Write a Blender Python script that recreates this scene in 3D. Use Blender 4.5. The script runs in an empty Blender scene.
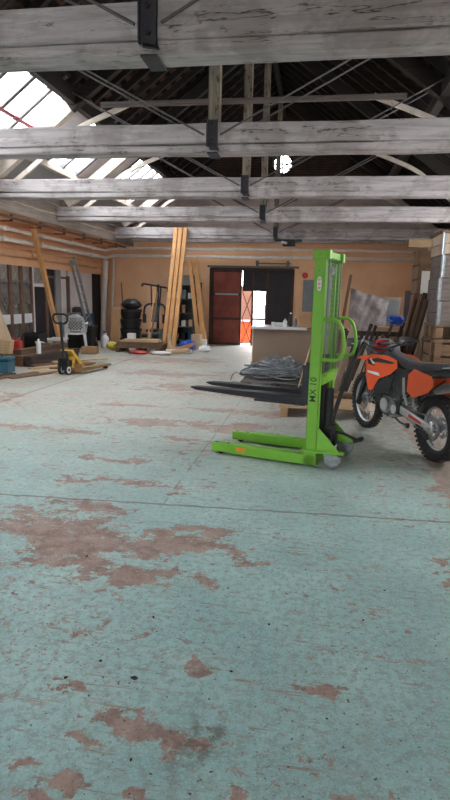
import bpy, bmesh, math, random
from mathutils import Vector as V, Matrix, Euler
random.seed(11)
S = bpy.context.scene
COL = S.collection
PI = math.pi
R = math.radians

# ------------------------------------------------------------------ camera
def make_camera():
    p, y, r = .185, .1564, .0237
    f = V((-math.sin(y)*math.cos(p), math.cos(y)*math.cos(p), -math.sin(p)))
    rt = V((math.cos(y), math.sin(y), 0)); up = rt.cross(f)
    rt2 = rt*math.cos(r) + up*math.sin(r); up2 = up*math.cos(r) - rt*math.sin(r)
    cam = bpy.data.cameras.new('camera'); o = bpy.data.objects.new('camera', cam); COL.objects.link(o)
    m = Matrix((rt2, up2, -f)).transposed().to_4x4(); m.translation = V((0, 0, 1.58))
    o.matrix_world = m
    cam.sensor_fit = 'VERTICAL'; cam.sensor_height = 36; cam.lens = 25.2; cam.clip_start = .05; cam.clip_end = 300
    S.camera = o
make_camera()

# ------------------------------------------------------------------ world, daylight, exposure
W = bpy.data.worlds.new('overcast_sky'); S.world = W; W.use_nodes = True
bg = W.node_tree.nodes['Background']; bg.inputs[0].default_value = (.95, .98, 1, 1); bg.inputs[1].default_value = 17.0
S.view_settings.view_transform = 'Standard'; S.view_settings.look = 'None'
S.view_settings.exposure = 0.30; S.view_settings.gamma = 1; S.view_settings.use_curve_mapping = False
S.cycles.max_bounces = 10; S.cycles.diffuse_bounces = 6; S.cycles.transparent_max_bounces = 16
S.cycles.use_denoising = True
S.cycles.sample_clamp_indirect = 10

def portal(name, loc, nrm, sx, sy):
    """daylight portal in an opening: guides the sky's light in, emits nothing itself"""
    l = bpy.data.lights.new(name, 'AREA'); l.shape = 'RECTANGLE'; l.size = sx; l.size_y = sy
    l.cycles.is_portal = True
    o = bpy.data.objects.new(name, l); COL.objects.link(o); o.location = loc
    z = -V(nrm).normalized(); yv = V((0, 1, 0)) if abs(z.y) < .9 else V((0, 0, 1))
    x = yv.cross(z).normalized(); yv = z.cross(x)
    m = Matrix((x, yv, z)).transposed().to_4x4(); m.translation = V(loc); o.matrix_world = m

# ------------------------------------------------------------------ node helpers
class NT:
    def __init__(s, name):
        s.m = bpy.data.materials.new(name); s.m.use_nodes = True; s.t = s.m.node_tree
        s.b = s.t.nodes['Principled BSDF']
        s.tc = s.t.nodes.new('ShaderNodeTexCoord')
    def n(s, k, **kw):
        o = s.t.nodes.new('ShaderNode' + k)
        for a, b in kw.items(): setattr(o, a, b)
        return o
    def L(s, a, b): s.t.links.new(a, b)
    def put(s, v, sock):
        if hasattr(v, 'is_output'): s.L(v, sock)
        else: sock.default_value = v
    def math(s, op, a, b=0., c=None, clamp=False):
        o = s.n('Math', operation=op, use_clamp=clamp); s.put(a, o.inputs[0]); s.put(b, o.inputs[1])
        if c is not None: s.put(c, o.inputs[2])
        return o.outputs[0]
    def vmath(s, op, a, b):
        o = s.n('VectorMath', operation=op); s.put(a, o.inputs[0]); s.put(b, o.inputs[1])
        return o.outputs['Value'] if op in ('LENGTH', 'DISTANCE', 'DOT_PRODUCT') else o.outputs[0]
    def noise(s, vec, scale, detail=4, rough=.6, dist=0., col=False):
        o = s.n('TexNoise'); o.inputs['Scale'].default_value = scale; o.inputs['Detail'].default_value = detail
        o.inputs['Roughness'].default_value = rough; o.inputs['Distortion'].default_value = dist
        s.L(vec, o.inputs['Vector']); return o.outputs['Color' if col else 'Fac']
    def step(s, v, a, b, t0=0., t1=1.):
        o = s.n('MapRange'); o.interpolation_type = 'SMOOTHSTEP'
        s.put(v, o.inputs[0]); o.inputs[1].default_value = a; o.inputs[2].default_value = b
        o.inputs[3].default_value = t0; o.inputs[4].default_value = t1; return o.outputs[0]
    def mix(s, f, a, b, blend='MIX'):
        o = s.n('Mix', data_type='RGBA', blend_type=blend)
        s.put(f, o.inputs[0]); s.put(c4(a), o.inputs[6]); s.put(c4(b), o.inputs[7]); return o.outputs[2]
    def scale(s, vec, sc, loc=(0, 0, 0), rot=(0, 0, 0)):
        o = s.n('Mapping'); o.inputs['Scale'].default_value = sc; o.inputs['Location'].default_value = loc
        o.inputs['Rotation'].default_value = rot
        s.L(vec, o.inputs[0]); return o.outputs[0]
    def bump(s, h, strength=.3, dist=.02):
        o = s.n('Bump'); o.inputs['Strength'].default_value = strength; o.inputs['Distance'].default_value = dist
        s.L(h, o.inputs['Height']); s.L(o.outputs[0], s.b.inputs['Normal'])
    def out(s, col, rough=.6, metal=0., spec=.5):
        s.put(c4(col), s.b.inputs['Base Color']); s.put(rough, s.b.inputs['Roughness'])
        s.b.inputs['Metallic'].default_value = metal; s.b.inputs['Specular IOR Level'].default_value = spec
        return s.m
    @property
    def obj(s): return s.tc.outputs['Object']

def c4(c):
    if hasattr(c, 'is_output') or isinstance(c, float): return c
    return (c[0], c[1], c[2], 1) if len(c) == 3 else c
def srgb(r, g, b):
    f = lambda v: (v/255/12.92) if v/255 <= .04045 else ((v/255+.055)/1.055)**2.4
    return (f(r), f(g), f(b))
def dk(c, k): return (c[0]*k, c[1]*k, c[2]*k)

def plain(name, c, rough=.55, metal=0, var=.25, sc=9, dirt=None, bump=.0):
    t = NT(name); n = t.noise(t.obj, sc, 5, .65)
    f = t.step(n, .3, .72)
    col = t.mix(f, dk(c, 1-var), dk(c, 1+var*.35))
    if dirt:
        n2 = t.noise(t.obj, sc*2.7, 6, .7)
        col = t.mix(t.step(n2, .55, .7, 0, .8), col, dirt)
    if bump: t.bump(n, bump)
    return t.out(col, rough, metal)

def wood(name, c1, c2, axis='X', sc=1., rough=.75):
    t = NT(name); k = {'X': (.6, 9, 9), 'Y': (9, .6, 9), 'Z': (9, 9, .6)}[axis]
    v = t.scale(t.obj, tuple(a*sc for a in k))
    n = t.noise(v, 2.4, 6, .65, .6); n2 = t.noise(t.obj, 1.3, 3)
    col = t.mix(t.step(n, .32, .68), c1, c2)
    col = t.mix(t.step(n2, .4, .7, 0, .35), col, dk(c1, .55))
    t.bump(n, .25, .01)
    return t.out(col, rough)

def old_paint_wood(name, paint, bare, axis='X', peel=.56):
    """whitewashed weathered timber: paint with long cracks, flaked off in places"""
    t = NT(name); k = {'X': (.5, 7, 7), 'Z': (7, 7, .5), 'Y': (7, .5, 7)}[axis]
    v = t.scale(t.obj, k)
    g = t.noise(v, 1.6, 7, .7, .9)                      # grain
    big = t.noise(t.obj, 2.2, 5, .65, .3)
    fine = t.noise(t.scale(t.obj, tuple(a*.45+1.2 for a in k)), 5, 6, .75)
    col = t.mix(t.step(g, .32, .66), dk(paint, .62), paint)
    col = t.mix(t.step(big, .45, .62, 0, .55), col, tuple(a*.5+b*.28 for a, b in zip(bare, paint)))
    col = t.mix(t.step(fine, peel, peel+.07, 0, .85), col, bare)
    d = t.math('ABSOLUTE', t.math('SUBTRACT', t.noise(v, .6, 6, .62, .45), .5))
    crack = t.step(d, .0, .008, .85, 0)
    gate = t.step(big, .47, .56)
    col = t.mix(t.math('MULTIPLY', crack, gate), col, (.05, .042, .038))
    t.bump(t.math('SUBTRACT', g, crack), .5, .02)
    return t.out(col, .85, 0, .2)

M = {}
def mats():
    M['orange_wall'] = None
    M['plaster'] = plain('whitewashed_plaster', srgb(196, 180, 174), .9, 0, .2, 2.2, srgb(150, 132, 124), .2)
    M['plaster_white'] = plain('white_plaster', srgb(228, 222, 224), .9, 0, .14, 2.5, srgb(196, 184, 180), .2)
    M['plaster_grey'] = plain('grey_plaster', srgb(150, 147, 148), .9, 0, .1, 1.5)
    M['beam'] = old_paint_wood('flaking_white_paint_on_timber', srgb(202, 194, 196), srgb(108, 92, 80), 'X', .61)
    M['beam_z'] = old_paint_wood('flaking_paint_on_post', srgb(150, 140, 126), srgb(84, 66, 50), 'Z', .54)
    M['wash'] = plain('white_washed_plank', srgb(206, 194, 182), .85, 0, .2, 5, srgb(150, 132, 116))
    M['dark_wood'] = wood('dark_roof_timber', srgb(30, 24, 21), srgb(44, 34, 29), 'X')
    M['grey_board'] = wood('grey_weathered_boards', srgb(128, 118, 112), srgb(160, 148, 140), 'Y')
    M['pine'] = wood('fresh_orange_pine', srgb(206, 150, 96), srgb(222, 170, 116), 'Z')
    M['pine_x'] = wood('pale_sawn_timber', srgb(190, 158, 120), srgb(214, 184, 146), 'X')
    M['oak'] = wood('brown_sawn_timber', srgb(104, 80, 64), srgb(128, 102, 82), 'X')
    M['dark_plank'] = wood('dark_stained_plank', srgb(50, 38, 33), srgb(80, 62, 52), 'Z')
    M['mid_plank'] = wood('worn_brown_plank', srgb(104, 76, 58), srgb(140, 106, 82), 'Z')
    M['pale_plank'] = wood('worn_pale_plank', srgb(160, 138, 118), srgb(184, 164, 146), 'Z')
    M['grey_plank'] = wood('grey_old_plank', srgb(92, 86, 84), srgb(126, 120, 116), 'Z')
    M['pallet'] = wood('pallet_wood', srgb(150, 122, 92), srgb(182, 152, 118), 'X')
    M['ply'] = wood('pale_plywood', srgb(198, 172, 142), srgb(214, 190, 162), 'Z', .5)
    M['crate_grey'] = wood('greyed_crate_planks', srgb(88, 79, 76), srgb(118, 106, 102), 'X')
    M['crate_wood'] = wood('brown_crate_planks', srgb(104, 80, 60), srgb(134, 106, 82), 'X')
    M['steel_black'] = plain('black_painted_steel', srgb(52, 52, 58), .4, .3, .3, 12)
    M['black'] = plain('black_plastic', srgb(30, 31, 34), .5, 0, .3, 10)
    M['rubber'] = plain('black_rubber', srgb(36, 35, 36), .85, 0, .3, 20, srgb(70, 62, 58))
    M['green'] = plain('bright_lime_green_paint', srgb(120, 182, 54), .42, 0, .08, 6)
    M['green_dark'] = plain('shaded_green_paint', srgb(106, 164, 48), .45, 0, .1, 6)
    M['bracket'] = plain('dark_grey_iron_strap', srgb(68, 65, 72), .6, .2, .25, 12)
    M['rod'] = plain('dull_grey_iron_rod', srgb(104, 98, 100), .6, .2, .2, 12)
    M['steel'] = plain('bare_grey_steel', srgb(168, 170, 172), .38, .8, .25, 15)
    M['zinc'] = plain('zinc_plated_steel', srgb(150, 156, 160), .45, .6, .25, 22, srgb(96, 96, 92))
    M['alu'] = plain('aluminium', srgb(196, 198, 200), .35, .75, .15, 15)
    M['pipe_white'] = plain('white_pipe_paint', srgb(226, 218, 214), .6, 0, .12, 4, srgb(196, 180, 170))
    M['pipe_brown'] = plain('brown_pipe_paint', srgb(122, 88, 74), .7, 0, .2, 5)
    M['pipe_orange'] = plain('orange_pipe_paint', srgb(222, 172, 132), .7, 0, .12, 4)
    M['moto_orange'] = plain('orange_plastic', srgb(226, 84, 34), .38, 0, .06, 8)
    M['moto_red'] = plain('red_pad', srgb(196, 40, 40), .6, 0, .15, 8)
    M['moto_black'] = plain('matt_black_plastic', srgb(38, 38, 42), .6, 0, .2, 14)
    M['seat'] = plain('dark_grey_seat_cover', srgb(62, 60, 64), .8, 0, .2, 25)
    M['white_plastic'] = plain('white_plastic', srgb(226, 228, 232), .5, 0, .07, 6)
    M['white_decal'] = plain('white_decal', srgb(226, 222, 226), .5, 0, .05, 6)
    M['engine'] = plain('cast_engine_metal', srgb(116, 118, 120), .5, .6, .35, 18, srgb(60, 58, 56))
    M['yellow'] = plain('yellow_paint', srgb(206, 164, 60), .5, 0, .18, 9, srgb(140, 110, 60))
    M['fork_brown'] = plain('worn_yellow_brown_paint', srgb(140, 110, 66), .6, 0, .3, 9, srgb(96, 74, 50))
    M['yellow_bag'] = plain('yellow_sack', srgb(216, 196, 82), .7, 0, .2, 9)
    M['blue'] = plain('blue_panel_paint', srgb(38, 92, 150), .55, 0, .15, 4)
    M['blue_bag'] = plain('blue_plastic_bag', srgb(36, 84, 190), .35, 0, .35, 8)
    M['teal'] = plain('teal_plastic_box', srgb(38, 96, 116), .5, 0, .2, 8)
    M['red'] = plain('red_plastic', srgb(196, 58, 54), .5, 0, .2, 8)
    M['red_door'] = plain('faded_red_door_paint', srgb(130, 64, 54), .8, 0, .3, 2.6, srgb(100, 46, 40))
    M['black_door'] = plain('black_door_and_dark_areas', srgb(46, 42, 46), .8, 0, .2, 3)  # also laid flat over the dark doorway and dark wall areas
    M['door_frame'] = plain('dark_brown_frame', srgb(72, 50, 42), .8, 0, .3, 4)
    M['brown_post'] = plain('red_brown_frame', srgb(122, 92, 78), .75, 0, .25, 4)
    M['grey_paint'] = plain('grey_cabinet_paint', srgb(118, 122, 126), .5, 0, .12, 4)
    M['cabinet'] = plain('dark_grey_metal_cabinet', srgb(92, 98, 98), .55, .2, .2, 5)
    M['counter'] = plain('beige_brown_counter_board', srgb(150, 128, 112), .75, 0, .08, 2)
    M['counter_top'] = plain('white_worktop', srgb(206, 206, 212), .35, 0, .08, 5)
    M['card'] = plain('brown_cardboard', srgb(172, 134, 100), .85, 0, .14, 5)
    M['card_pale'] = plain('pale_cardboard', srgb(202, 172, 142), .85, 0, .12, 5)
    M['paper'] = plain('white_paper', srgb(226, 222, 218), .85, 0, .06, 5)
    M['tarp'] = None
    M['cable'] = plain('grey_cable_sheath', srgb(140, 145, 150), .5, 0, .5, 7)
    M['grey_fabric'] = plain('grey_dusty_fabric', srgb(86, 90, 94), .9, 0, .3, 8, None, .3)
    M['dark_grey'] = plain('dark_grey_board', srgb(60, 58, 58), .75, 0, .2, 4)
    M['dark_red_rail'] = plain('dark_red_rail', srgb(120, 44, 54), .6, 0, .2, 8)
    M['glazing_bar'] = plain('grey_glazing_bar', srgb(96, 92, 96), .6, 0, .15, 6)
    M['white_panel'] = plain('white_wall_panel', srgb(228, 224, 226), .7, 0, .08, 1.4, srgb(208, 198, 192))
    M['concrete'] = plain('pale_concrete_ground', srgb(190, 184, 178), .9, 0, .12, 1.2)
    M['panel_pink'] = plain('dull_pink_panel', srgb(128, 100, 94), .8, 0, .1, 2)
    M['roof_red'] = plain('red_roof_tiles', srgb(190, 92, 74), .8, 0, .2, 1.5)
    M['render'] = plain('pale_house_render', srgb(216, 206, 198), .9, 0, .1, 1)
    M['car_paint'] = plain('silver_car_paint', srgb(170, 176, 186), .3, .4, .05, 3)
    M['decal_black'] = plain('black_lettering', srgb(26, 30, 24), .6, 0, .05, 5)
    M['decal_red'] = plain('red_decal_print', srgb(176, 58, 72), .6, 0, .05, 5)
    M['decal_orange'] = plain('orange_warning_sticker', srgb(232, 150, 40), .5, 0, .05, 5)
    M['dirt'] = plain('dark_crumb', srgb(54, 48, 44), .9, 0, .2, 40)

    t = NT('orange_wall_paint'); n = t.noise(t.obj, .9, 5, .6); n2 = t.noise(t.scale(t.obj, (1, 1, .35)), 2.6, 6, .7)
    c = t.mix(t.step(n, .35, .7), srgb(230, 182, 144), srgb(240, 198, 162))
    c = t.mix(t.step(n2, .56, .72, 0, .55), c, srgb(212, 170, 140)); t.bump(n2, .12, .02)
    M['orange_wall'] = t.out(c, .85, 0, .3)

    t = NT('crumpled_grey_plastic_sheet'); n = t.noise(t.obj, 5, 6, .6, 1.2)
    c = t.mix(t.step(n, .3, .7), srgb(132, 122, 122), srgb(164, 152, 152)); t.bump(n, .3, .03)
    M['tarp'] = t.out(c, .8)

    t = NT('old_gable_brick'); v = t.scale(t.obj, (1, 1, 1), (0, 0, 0), (PI/2, 0, 0))
    b = t.n('TexBrick'); t.L(v, b.inputs['Vector']); b.inputs['Scale'].default_value = 4.2
    b.inputs['Color1'].default_value = c4(srgb(74, 56, 50)); b.inputs['Color2'].default_value = c4(srgb(50, 42, 40))
    b.inputs['Mortar'].default_value = c4(srgb(120, 104, 98)); b.inputs['Mortar Size'].default_value = .022
    b.inputs['Brick Width'].default_value = .55; b.inputs['Row Height'].default_value = .2
    n = t.noise(t.obj, 2.0, 6, .7); c = t.mix(t.step(n, .4, .62, 0, .8), b.outputs['Color'], srgb(70, 58, 54))
    t.bump(b.outputs['Fac'], -.4, .02); M['brick'] = t.out(c, .9, 0, .2)

    t = NT('old_tile_underside'); v = t.scale(t.obj, (1, 1, 1))
    w = t.n('TexWave', wave_type='BANDS', bands_direction='X'); w.inputs['Scale'].default_value = 1.6
    w.inputs['Distortion'].default_value = .6; w.inputs['Detail'].default_value = 2; t.L(v, w.inputs['Vector'])
    n = t.noise(t.obj, 3.2, 6, .7)
    c = t.mix(t.step(w.outputs['Fac'], .25, .6), srgb(14, 12, 12), srgb(70, 48, 40))
    c = t.mix(t.step(n, .42, .62), c, srgb(28, 23, 22)); t.bump(w.outputs['Fac'], .6, .04)
    M['tile'] = t.out(c, .9, 0, .15)

    # thin pane: lets daylight through, with a weak reflection and a diffuse layer, dirt on the skylights
    def pane(name, tint, gl, dirt):
        t = NT(name); tr = t.n('BsdfTransparent'); tr.inputs[0].default_value = c4(tint)
        g = t.n('BsdfGlossy'); g.inputs['Roughness'].default_value = .05
        d = t.n('BsdfDiffuse'); d.inputs[0].default_value = c4(dirt[0])
        n = t.noise(t.obj, 2.2, 5)
        m1 = t.n('MixShader'); m1.inputs[0].default_value = gl; t.L(tr.outputs[0], m1.inputs[1]); t.L(g.outputs[0], m1.inputs[2])
        m2 = t.n('MixShader'); t.L(t.step(n, .35, .8, dirt[1]*.4, dirt[1]), m2.inputs[0]); t.L(m1.outputs[0], m2.inputs[1]); t.L(d.outputs[0], m2.inputs[2])
        t.L(m2.outputs[0], t.t.nodes['Material Output'].inputs[0]); return t.m
    M['glass'] = pane('skylight_glass', (.95, .96, .96), .05, ((.85, .85, .85), .05))
    M['glass_grey'] = pane('pale_partition_glass', (.62, .66, .66), .10, (srgb(168, 164, 158), .72))  # pale diffuse layer stands in for the light behind the panes
    M['glass_frost'] = pane('frosted_partition_glass', (.7, .72, .72), .04, (srgb(205, 200, 194), .97))
    M['guard'] = plain('clear_guard_wire', srgb(112, 122, 108), .5, .4, .1, 8)
mats()

def floor_mat():
    t = NT('worn_teal_floor_paint'); P = t.obj
    warp = t.vmath('SCALE', t.vmath('SUBTRACT', t.noise(P, 2.6, 5, .62, 0, True), (.5, .5, .5)), (0, 0, 0))
    warp.node.inputs['Scale'].default_value = .95
    warp2 = t.vmath('SCALE', t.vmath('SUBTRACT', t.noise(P, 11, 5, .7, 0, True), (.5, .5, .5)), (0, 0, 0))
    warp2.node.inputs['Scale'].default_value = .34
    Q = t.vmath('ADD', t.vmath('ADD', P, warp), warp2)
    # where the paint has gone (centre x, y, half width, half depth, edge softness)
    spots = [(-1.45, 3.25, .62, .28), (-.85, 3.42, .42, .10), (-1.1, 2.85, .62, .16), (-1.75, 3.3, .5, .45), (-.62, 3.2, .30, .09),
             (-1.35, 4.35, .45, .16), (-1.7, 4.9, .5, .09), (-1.9, 6.6, .7, .22), (-1.1, 6.6, .85, .32), (-3.2, 6.0, .6, .16), (-1.3, 5.9, .45, .1), (-.5, 8.6, .7, .3), (-.8, 7.5, .9, .22), (-2.6, 7.6, .5, .15),
             (-4.7, 7.2, .5, .7), (-1.7, 9.2, 1.3, .5), (-2.9, 10.8, 1.1, .5), (-1.2, 5.4, .35, .05), (-2.1, 4.35, .35, .06),
             (1.64, 4.9, .62, 1.0), (1.06, 3.2, .24, .36), (-.72, 1.48, .09, .09), (-.90, 1.52, .07, .05), (-.62, 1.76, .17, .075), (-.45, 1.72, .05, .06), (-.79, 1.40, .16, .06), (-.42, 2.12, .045, .06), (.09, 2.06, .13, .045),
             (-.17, 1.52, .03, .03), (-.9, 1.9, .07, .03), (-.48, 1.5, .07, .04), (.33, 1.63, .02, .06), (-.75, 1.66, .09, .02), (-.35, 1.72, .06, .02), (1.9, 8.0, .7, 1.4), (-3.4, 13.2, 1.3, .7), (-.5, 14.8, .8, 1.1)]
    acc = None
    for (cx, cy, rx, ry) in spots:
        k = .35 if max(rx, ry) < .2 else 1.
        src = Q
        if k < 1:
            src = t.vmath('ADD', t.vmath('MULTIPLY', Q, (.22, .22, 0)), t.vmath('MULTIPLY', P, (.78, .78, 0)))
        d = t.vmath('LENGTH', t.vmath('DIVIDE', t.vmath('SUBTRACT', t.vmath('MULTIPLY', src, (1, 1, 0)), (cx, cy, 0)), (rx, ry, 1)), (0, 0, 0))
        mk = t.math('SUBTRACT', 1.15, d)
        acc = mk if acc is None else t.math('MAXIMUM', acc, mk)
    n1 = t.noise(t.scale(P, (.75, 1.25, 1)), 2.4, 9, .68, .35)
    n2 = t.noise(t.scale(P, (1, 1, 1), (3, 7, 0)), 14, 9, .78, .3)
    s = t.math('ADD', t.math('MULTIPLY', acc, .55), t.math('MULTIPLY', t.math('SUBTRACT', n1, .5), 2.6))
    s = t.math('ADD', s, t.math('MULTIPLY', t.math('SUBTRACT', n2, .5), 1.7))
    wear = t.step(s, .17, .22)
    # small flakes and scratches of bare floor everywhere
    fl = t.step(t.noise(t.scale(P, (1, 1.2, 1), (1, 2, 0)), 9, 9, .74, .3), .575, .59)
    fl = t.math('MAXIMUM', fl, t.step(t.noise(t.scale(P, (1, 1, 1), (5, 2, 0)), 30, 6, .7, .2), .60, .62))
    flz = t.step(t.noise(P, 1.1, 3), .40, .55)
    fl = t.math('MULTIPLY', fl, flz)
    sv = t.scale(P, (2.2, 34, 1), (0, 0, 0), (0, 0, R(24)))
    scr = t.math('MULTIPLY', t.step(t.noise(sv, 1.5, 4, .6, .3), .60, .63), t.step(t.noise(P, 1.9, 2), .45, .55))
    wear = t.math('MAXIMUM', wear, t.math('MAXIMUM', fl, t.math('MULTIPLY', scr, .8)))
    sp0 = t.n('SeparateXYZ'); t.L(P, sp0.inputs[0]); sq = t.n('SeparateXYZ'); t.L(t.vmath('ADD', P, warp2), sq.inputs[0])
    st1 = t.math('MULTIPLY', t.step(sq.outputs[0], 1.13, 1.15), t.math('MULTIPLY', t.step(sq.outputs[1], 4.2, 4.25), t.step(sq.outputs[1], 8.4, 8.5, 1, 0)))
    st2 = t.math('MULTIPLY', t.step(sq.outputs[0], .93, .95), t.math('MULTIPLY', t.step(sq.outputs[1], 2.95, 2.97), t.step(sq.outputs[1], 3.45, 3.47, 1, 0)))
    isl = t.step(t.noise(P, 6, 8, .75), .36, .40)
    wear = t.math('MAXIMUM', wear, t.math('MULTIPLY', isl, t.math('MAXIMUM', st1, st2)))
    # teal paint, chalky and rubbed; far floor paler from dust and painted-in skylight sheen
    a = t.noise(P, 1.3, 6, .65); b = t.noise(P, 24, 6, .7); c_ = t.noise(P, 90, 3, .6)
    teal = t.mix(t.step(a, .3, .7), srgb(140, 184, 186), srgb(172, 208, 206))
    teal = t.mix(t.step(b, .44, .62, 0, .6), teal, srgb(134, 150, 146))
    teal = t.mix(t.step(t.noise(t.scale(P, (1, 1, 1), (9, 4, 0)), 55, 5, .75), .55, .66, 0, .55), teal, srgb(140, 124, 114))
    teal = t.mix(t.step(c_, .5, .65, 0, .4), teal, srgb(198, 220, 216))
    sep = t.n('SeparateXYZ'); t.L(P, sep.inputs[0])
    dust_sheen = t.math('MULTIPLY', t.step(sep.outputs[1], 2.6, 8.5, .0, .85), t.step(t.noise(P, 2.0, 6, .7), .3, .62, .55, 1))
    teal = t.mix(dust_sheen, teal, srgb(190, 186, 176))
    far = t.math('MULTIPLY', t.step(sep.outputs[1], 3.4, 8, .12, .75), t.math('MULTIPLY', t.step(t.noise(P, 13, 8, .8), .44, .58), t.step(t.noise(P, .9, 4, .6), .36, .6)))
    teal = t.mix(far, teal, srgb(174, 150, 138))
    bare = t.mix(t.step(t.noise(P, 7, 6, .7), .35, .65), srgb(146, 122, 115), srgb(176, 152, 143))
    bare = t.mix(t.step(t.noise(P, 60, 4, .7), .5, .68, 0, .5), bare, srgb(112, 92, 86))
    bare = t.mix(t.math('MULTIPLY', dust_sheen, .42), bare, srgb(194, 180, 170))
    bare = t.mix(t.step(t.noise(P, 17, 8, .8), .54, .62, 0, .6), bare, srgb(178, 184, 176))
    col = t.mix(wear, teal, bare)
    # expansion crack across and the long seam
    wob = t.math('MULTIPLY', t.math('SUBTRACT', t.noise(P, 3.0, 5, .7), .5), .10)
    cy = t.math('SUBTRACT', t.math('SUBTRACT', sep.outputs[1], t.math('MULTIPLY', sep.outputs[0], .053)), 3.99)
    crk = t.step(t.math('ABSOLUTE', t.math('ADD', cy, wob)), .004, .022, .75, 0)
    sx = t.math('ABSOLUTE', t.math('ADD', t.math('ADD', sep.outputs[0], 1.08), t.math('MULTIPLY', wob, .3)))
    seam = t.math('MULTIPLY', t.step(sx, .002, .012, .6, 0), t.step(sep.outputs[1], 3.7, 4.0))
    seam = t.math('MULTIPLY', seam, t.step(t.noise(P, 4, 3), .4, .55))
    ln = t.step(t.math('ABSOLUTE', t.math('ADD', sep.outputs[0], 4.4)), .01, .05, .5, 0)
    col = t.mix(t.math('MAXIMUM', crk, t.math('MAXIMUM', seam, ln)), col, srgb(112, 90, 80))
    # oily stain near the camera
    dd = t.vmath('LENGTH', t.vmath('DIVIDE', t.vmath('SUBTRACT', t.vmath('MULTIPLY', Q, (1, 1, 0)), (-.42, 1.75, 0)), (.14, .22, 1)), (0, 0, 0))
    st = t.math('MULTIPLY', t.step(dd, .2, .95, .7, 0), t.step(t.noise(P, 20, 5, .7), .38, .6))
    col = t.mix(st, col, srgb(104, 90, 78))
    dd = t.vmath('LENGTH', t.vmath('DIVIDE', t.vmath('SUBTRACT', t.vmath('MULTIPLY', Q, (1, 1, 0)), (1.35, 6.7, 0)), (1.1, 2.2, 1)), (0, 0, 0))  # second patch: darkens the floor colour around the bike
    bike_dark = t.math('MULTIPLY', t.step(dd, .55, 1.1, .7, 0), t.step(t.noise(P, 9, 7, .75), .36, .58, .45, 1))
    col = t.mix(bike_dark, col, srgb(116, 110, 102))
    spk = t.step(t.noise(P, 42, 3, .6), .66, .68, 0, .85)
    col = t.mix(spk, col, srgb(64, 52, 46))
    h = t.math('ADD', t.math('MULTIPLY', wear, -1.), t.math('MULTIPLY', b, .3)); t.bump(h, .35, .006)
    rgh = t.step(wear, 0, 1, .52, .8)
    t.out(col, rgh, 0, .4); return t.m
M['floor'] = floor_mat()

# ------------------------------------------------------------------ mesh helpers
def smooth_path(pts, k=5, closed=False):
    P = [V(p) for p in pts]; n = len(P); out = []
    rng = n if closed else n-1
    for i in range(rng):
        if closed: a, b, c, d = P[(i-1) % n], P[i], P[(i+1) % n], P[(i+2) % n]
        else: a, b, c, d = P[max(i-1, 0)], P[i], P[i+1], P[min(i+2, n-1)]
        for j in range(k):
            u = j/k
            out.append(.5*((2*b)+(c-a)*u+(2*a-5*b+4*c-d)*u*u+(-a+3*b-3*c+d)*u**3))
    if not closed: out.append(P[-1])
    return out

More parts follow.
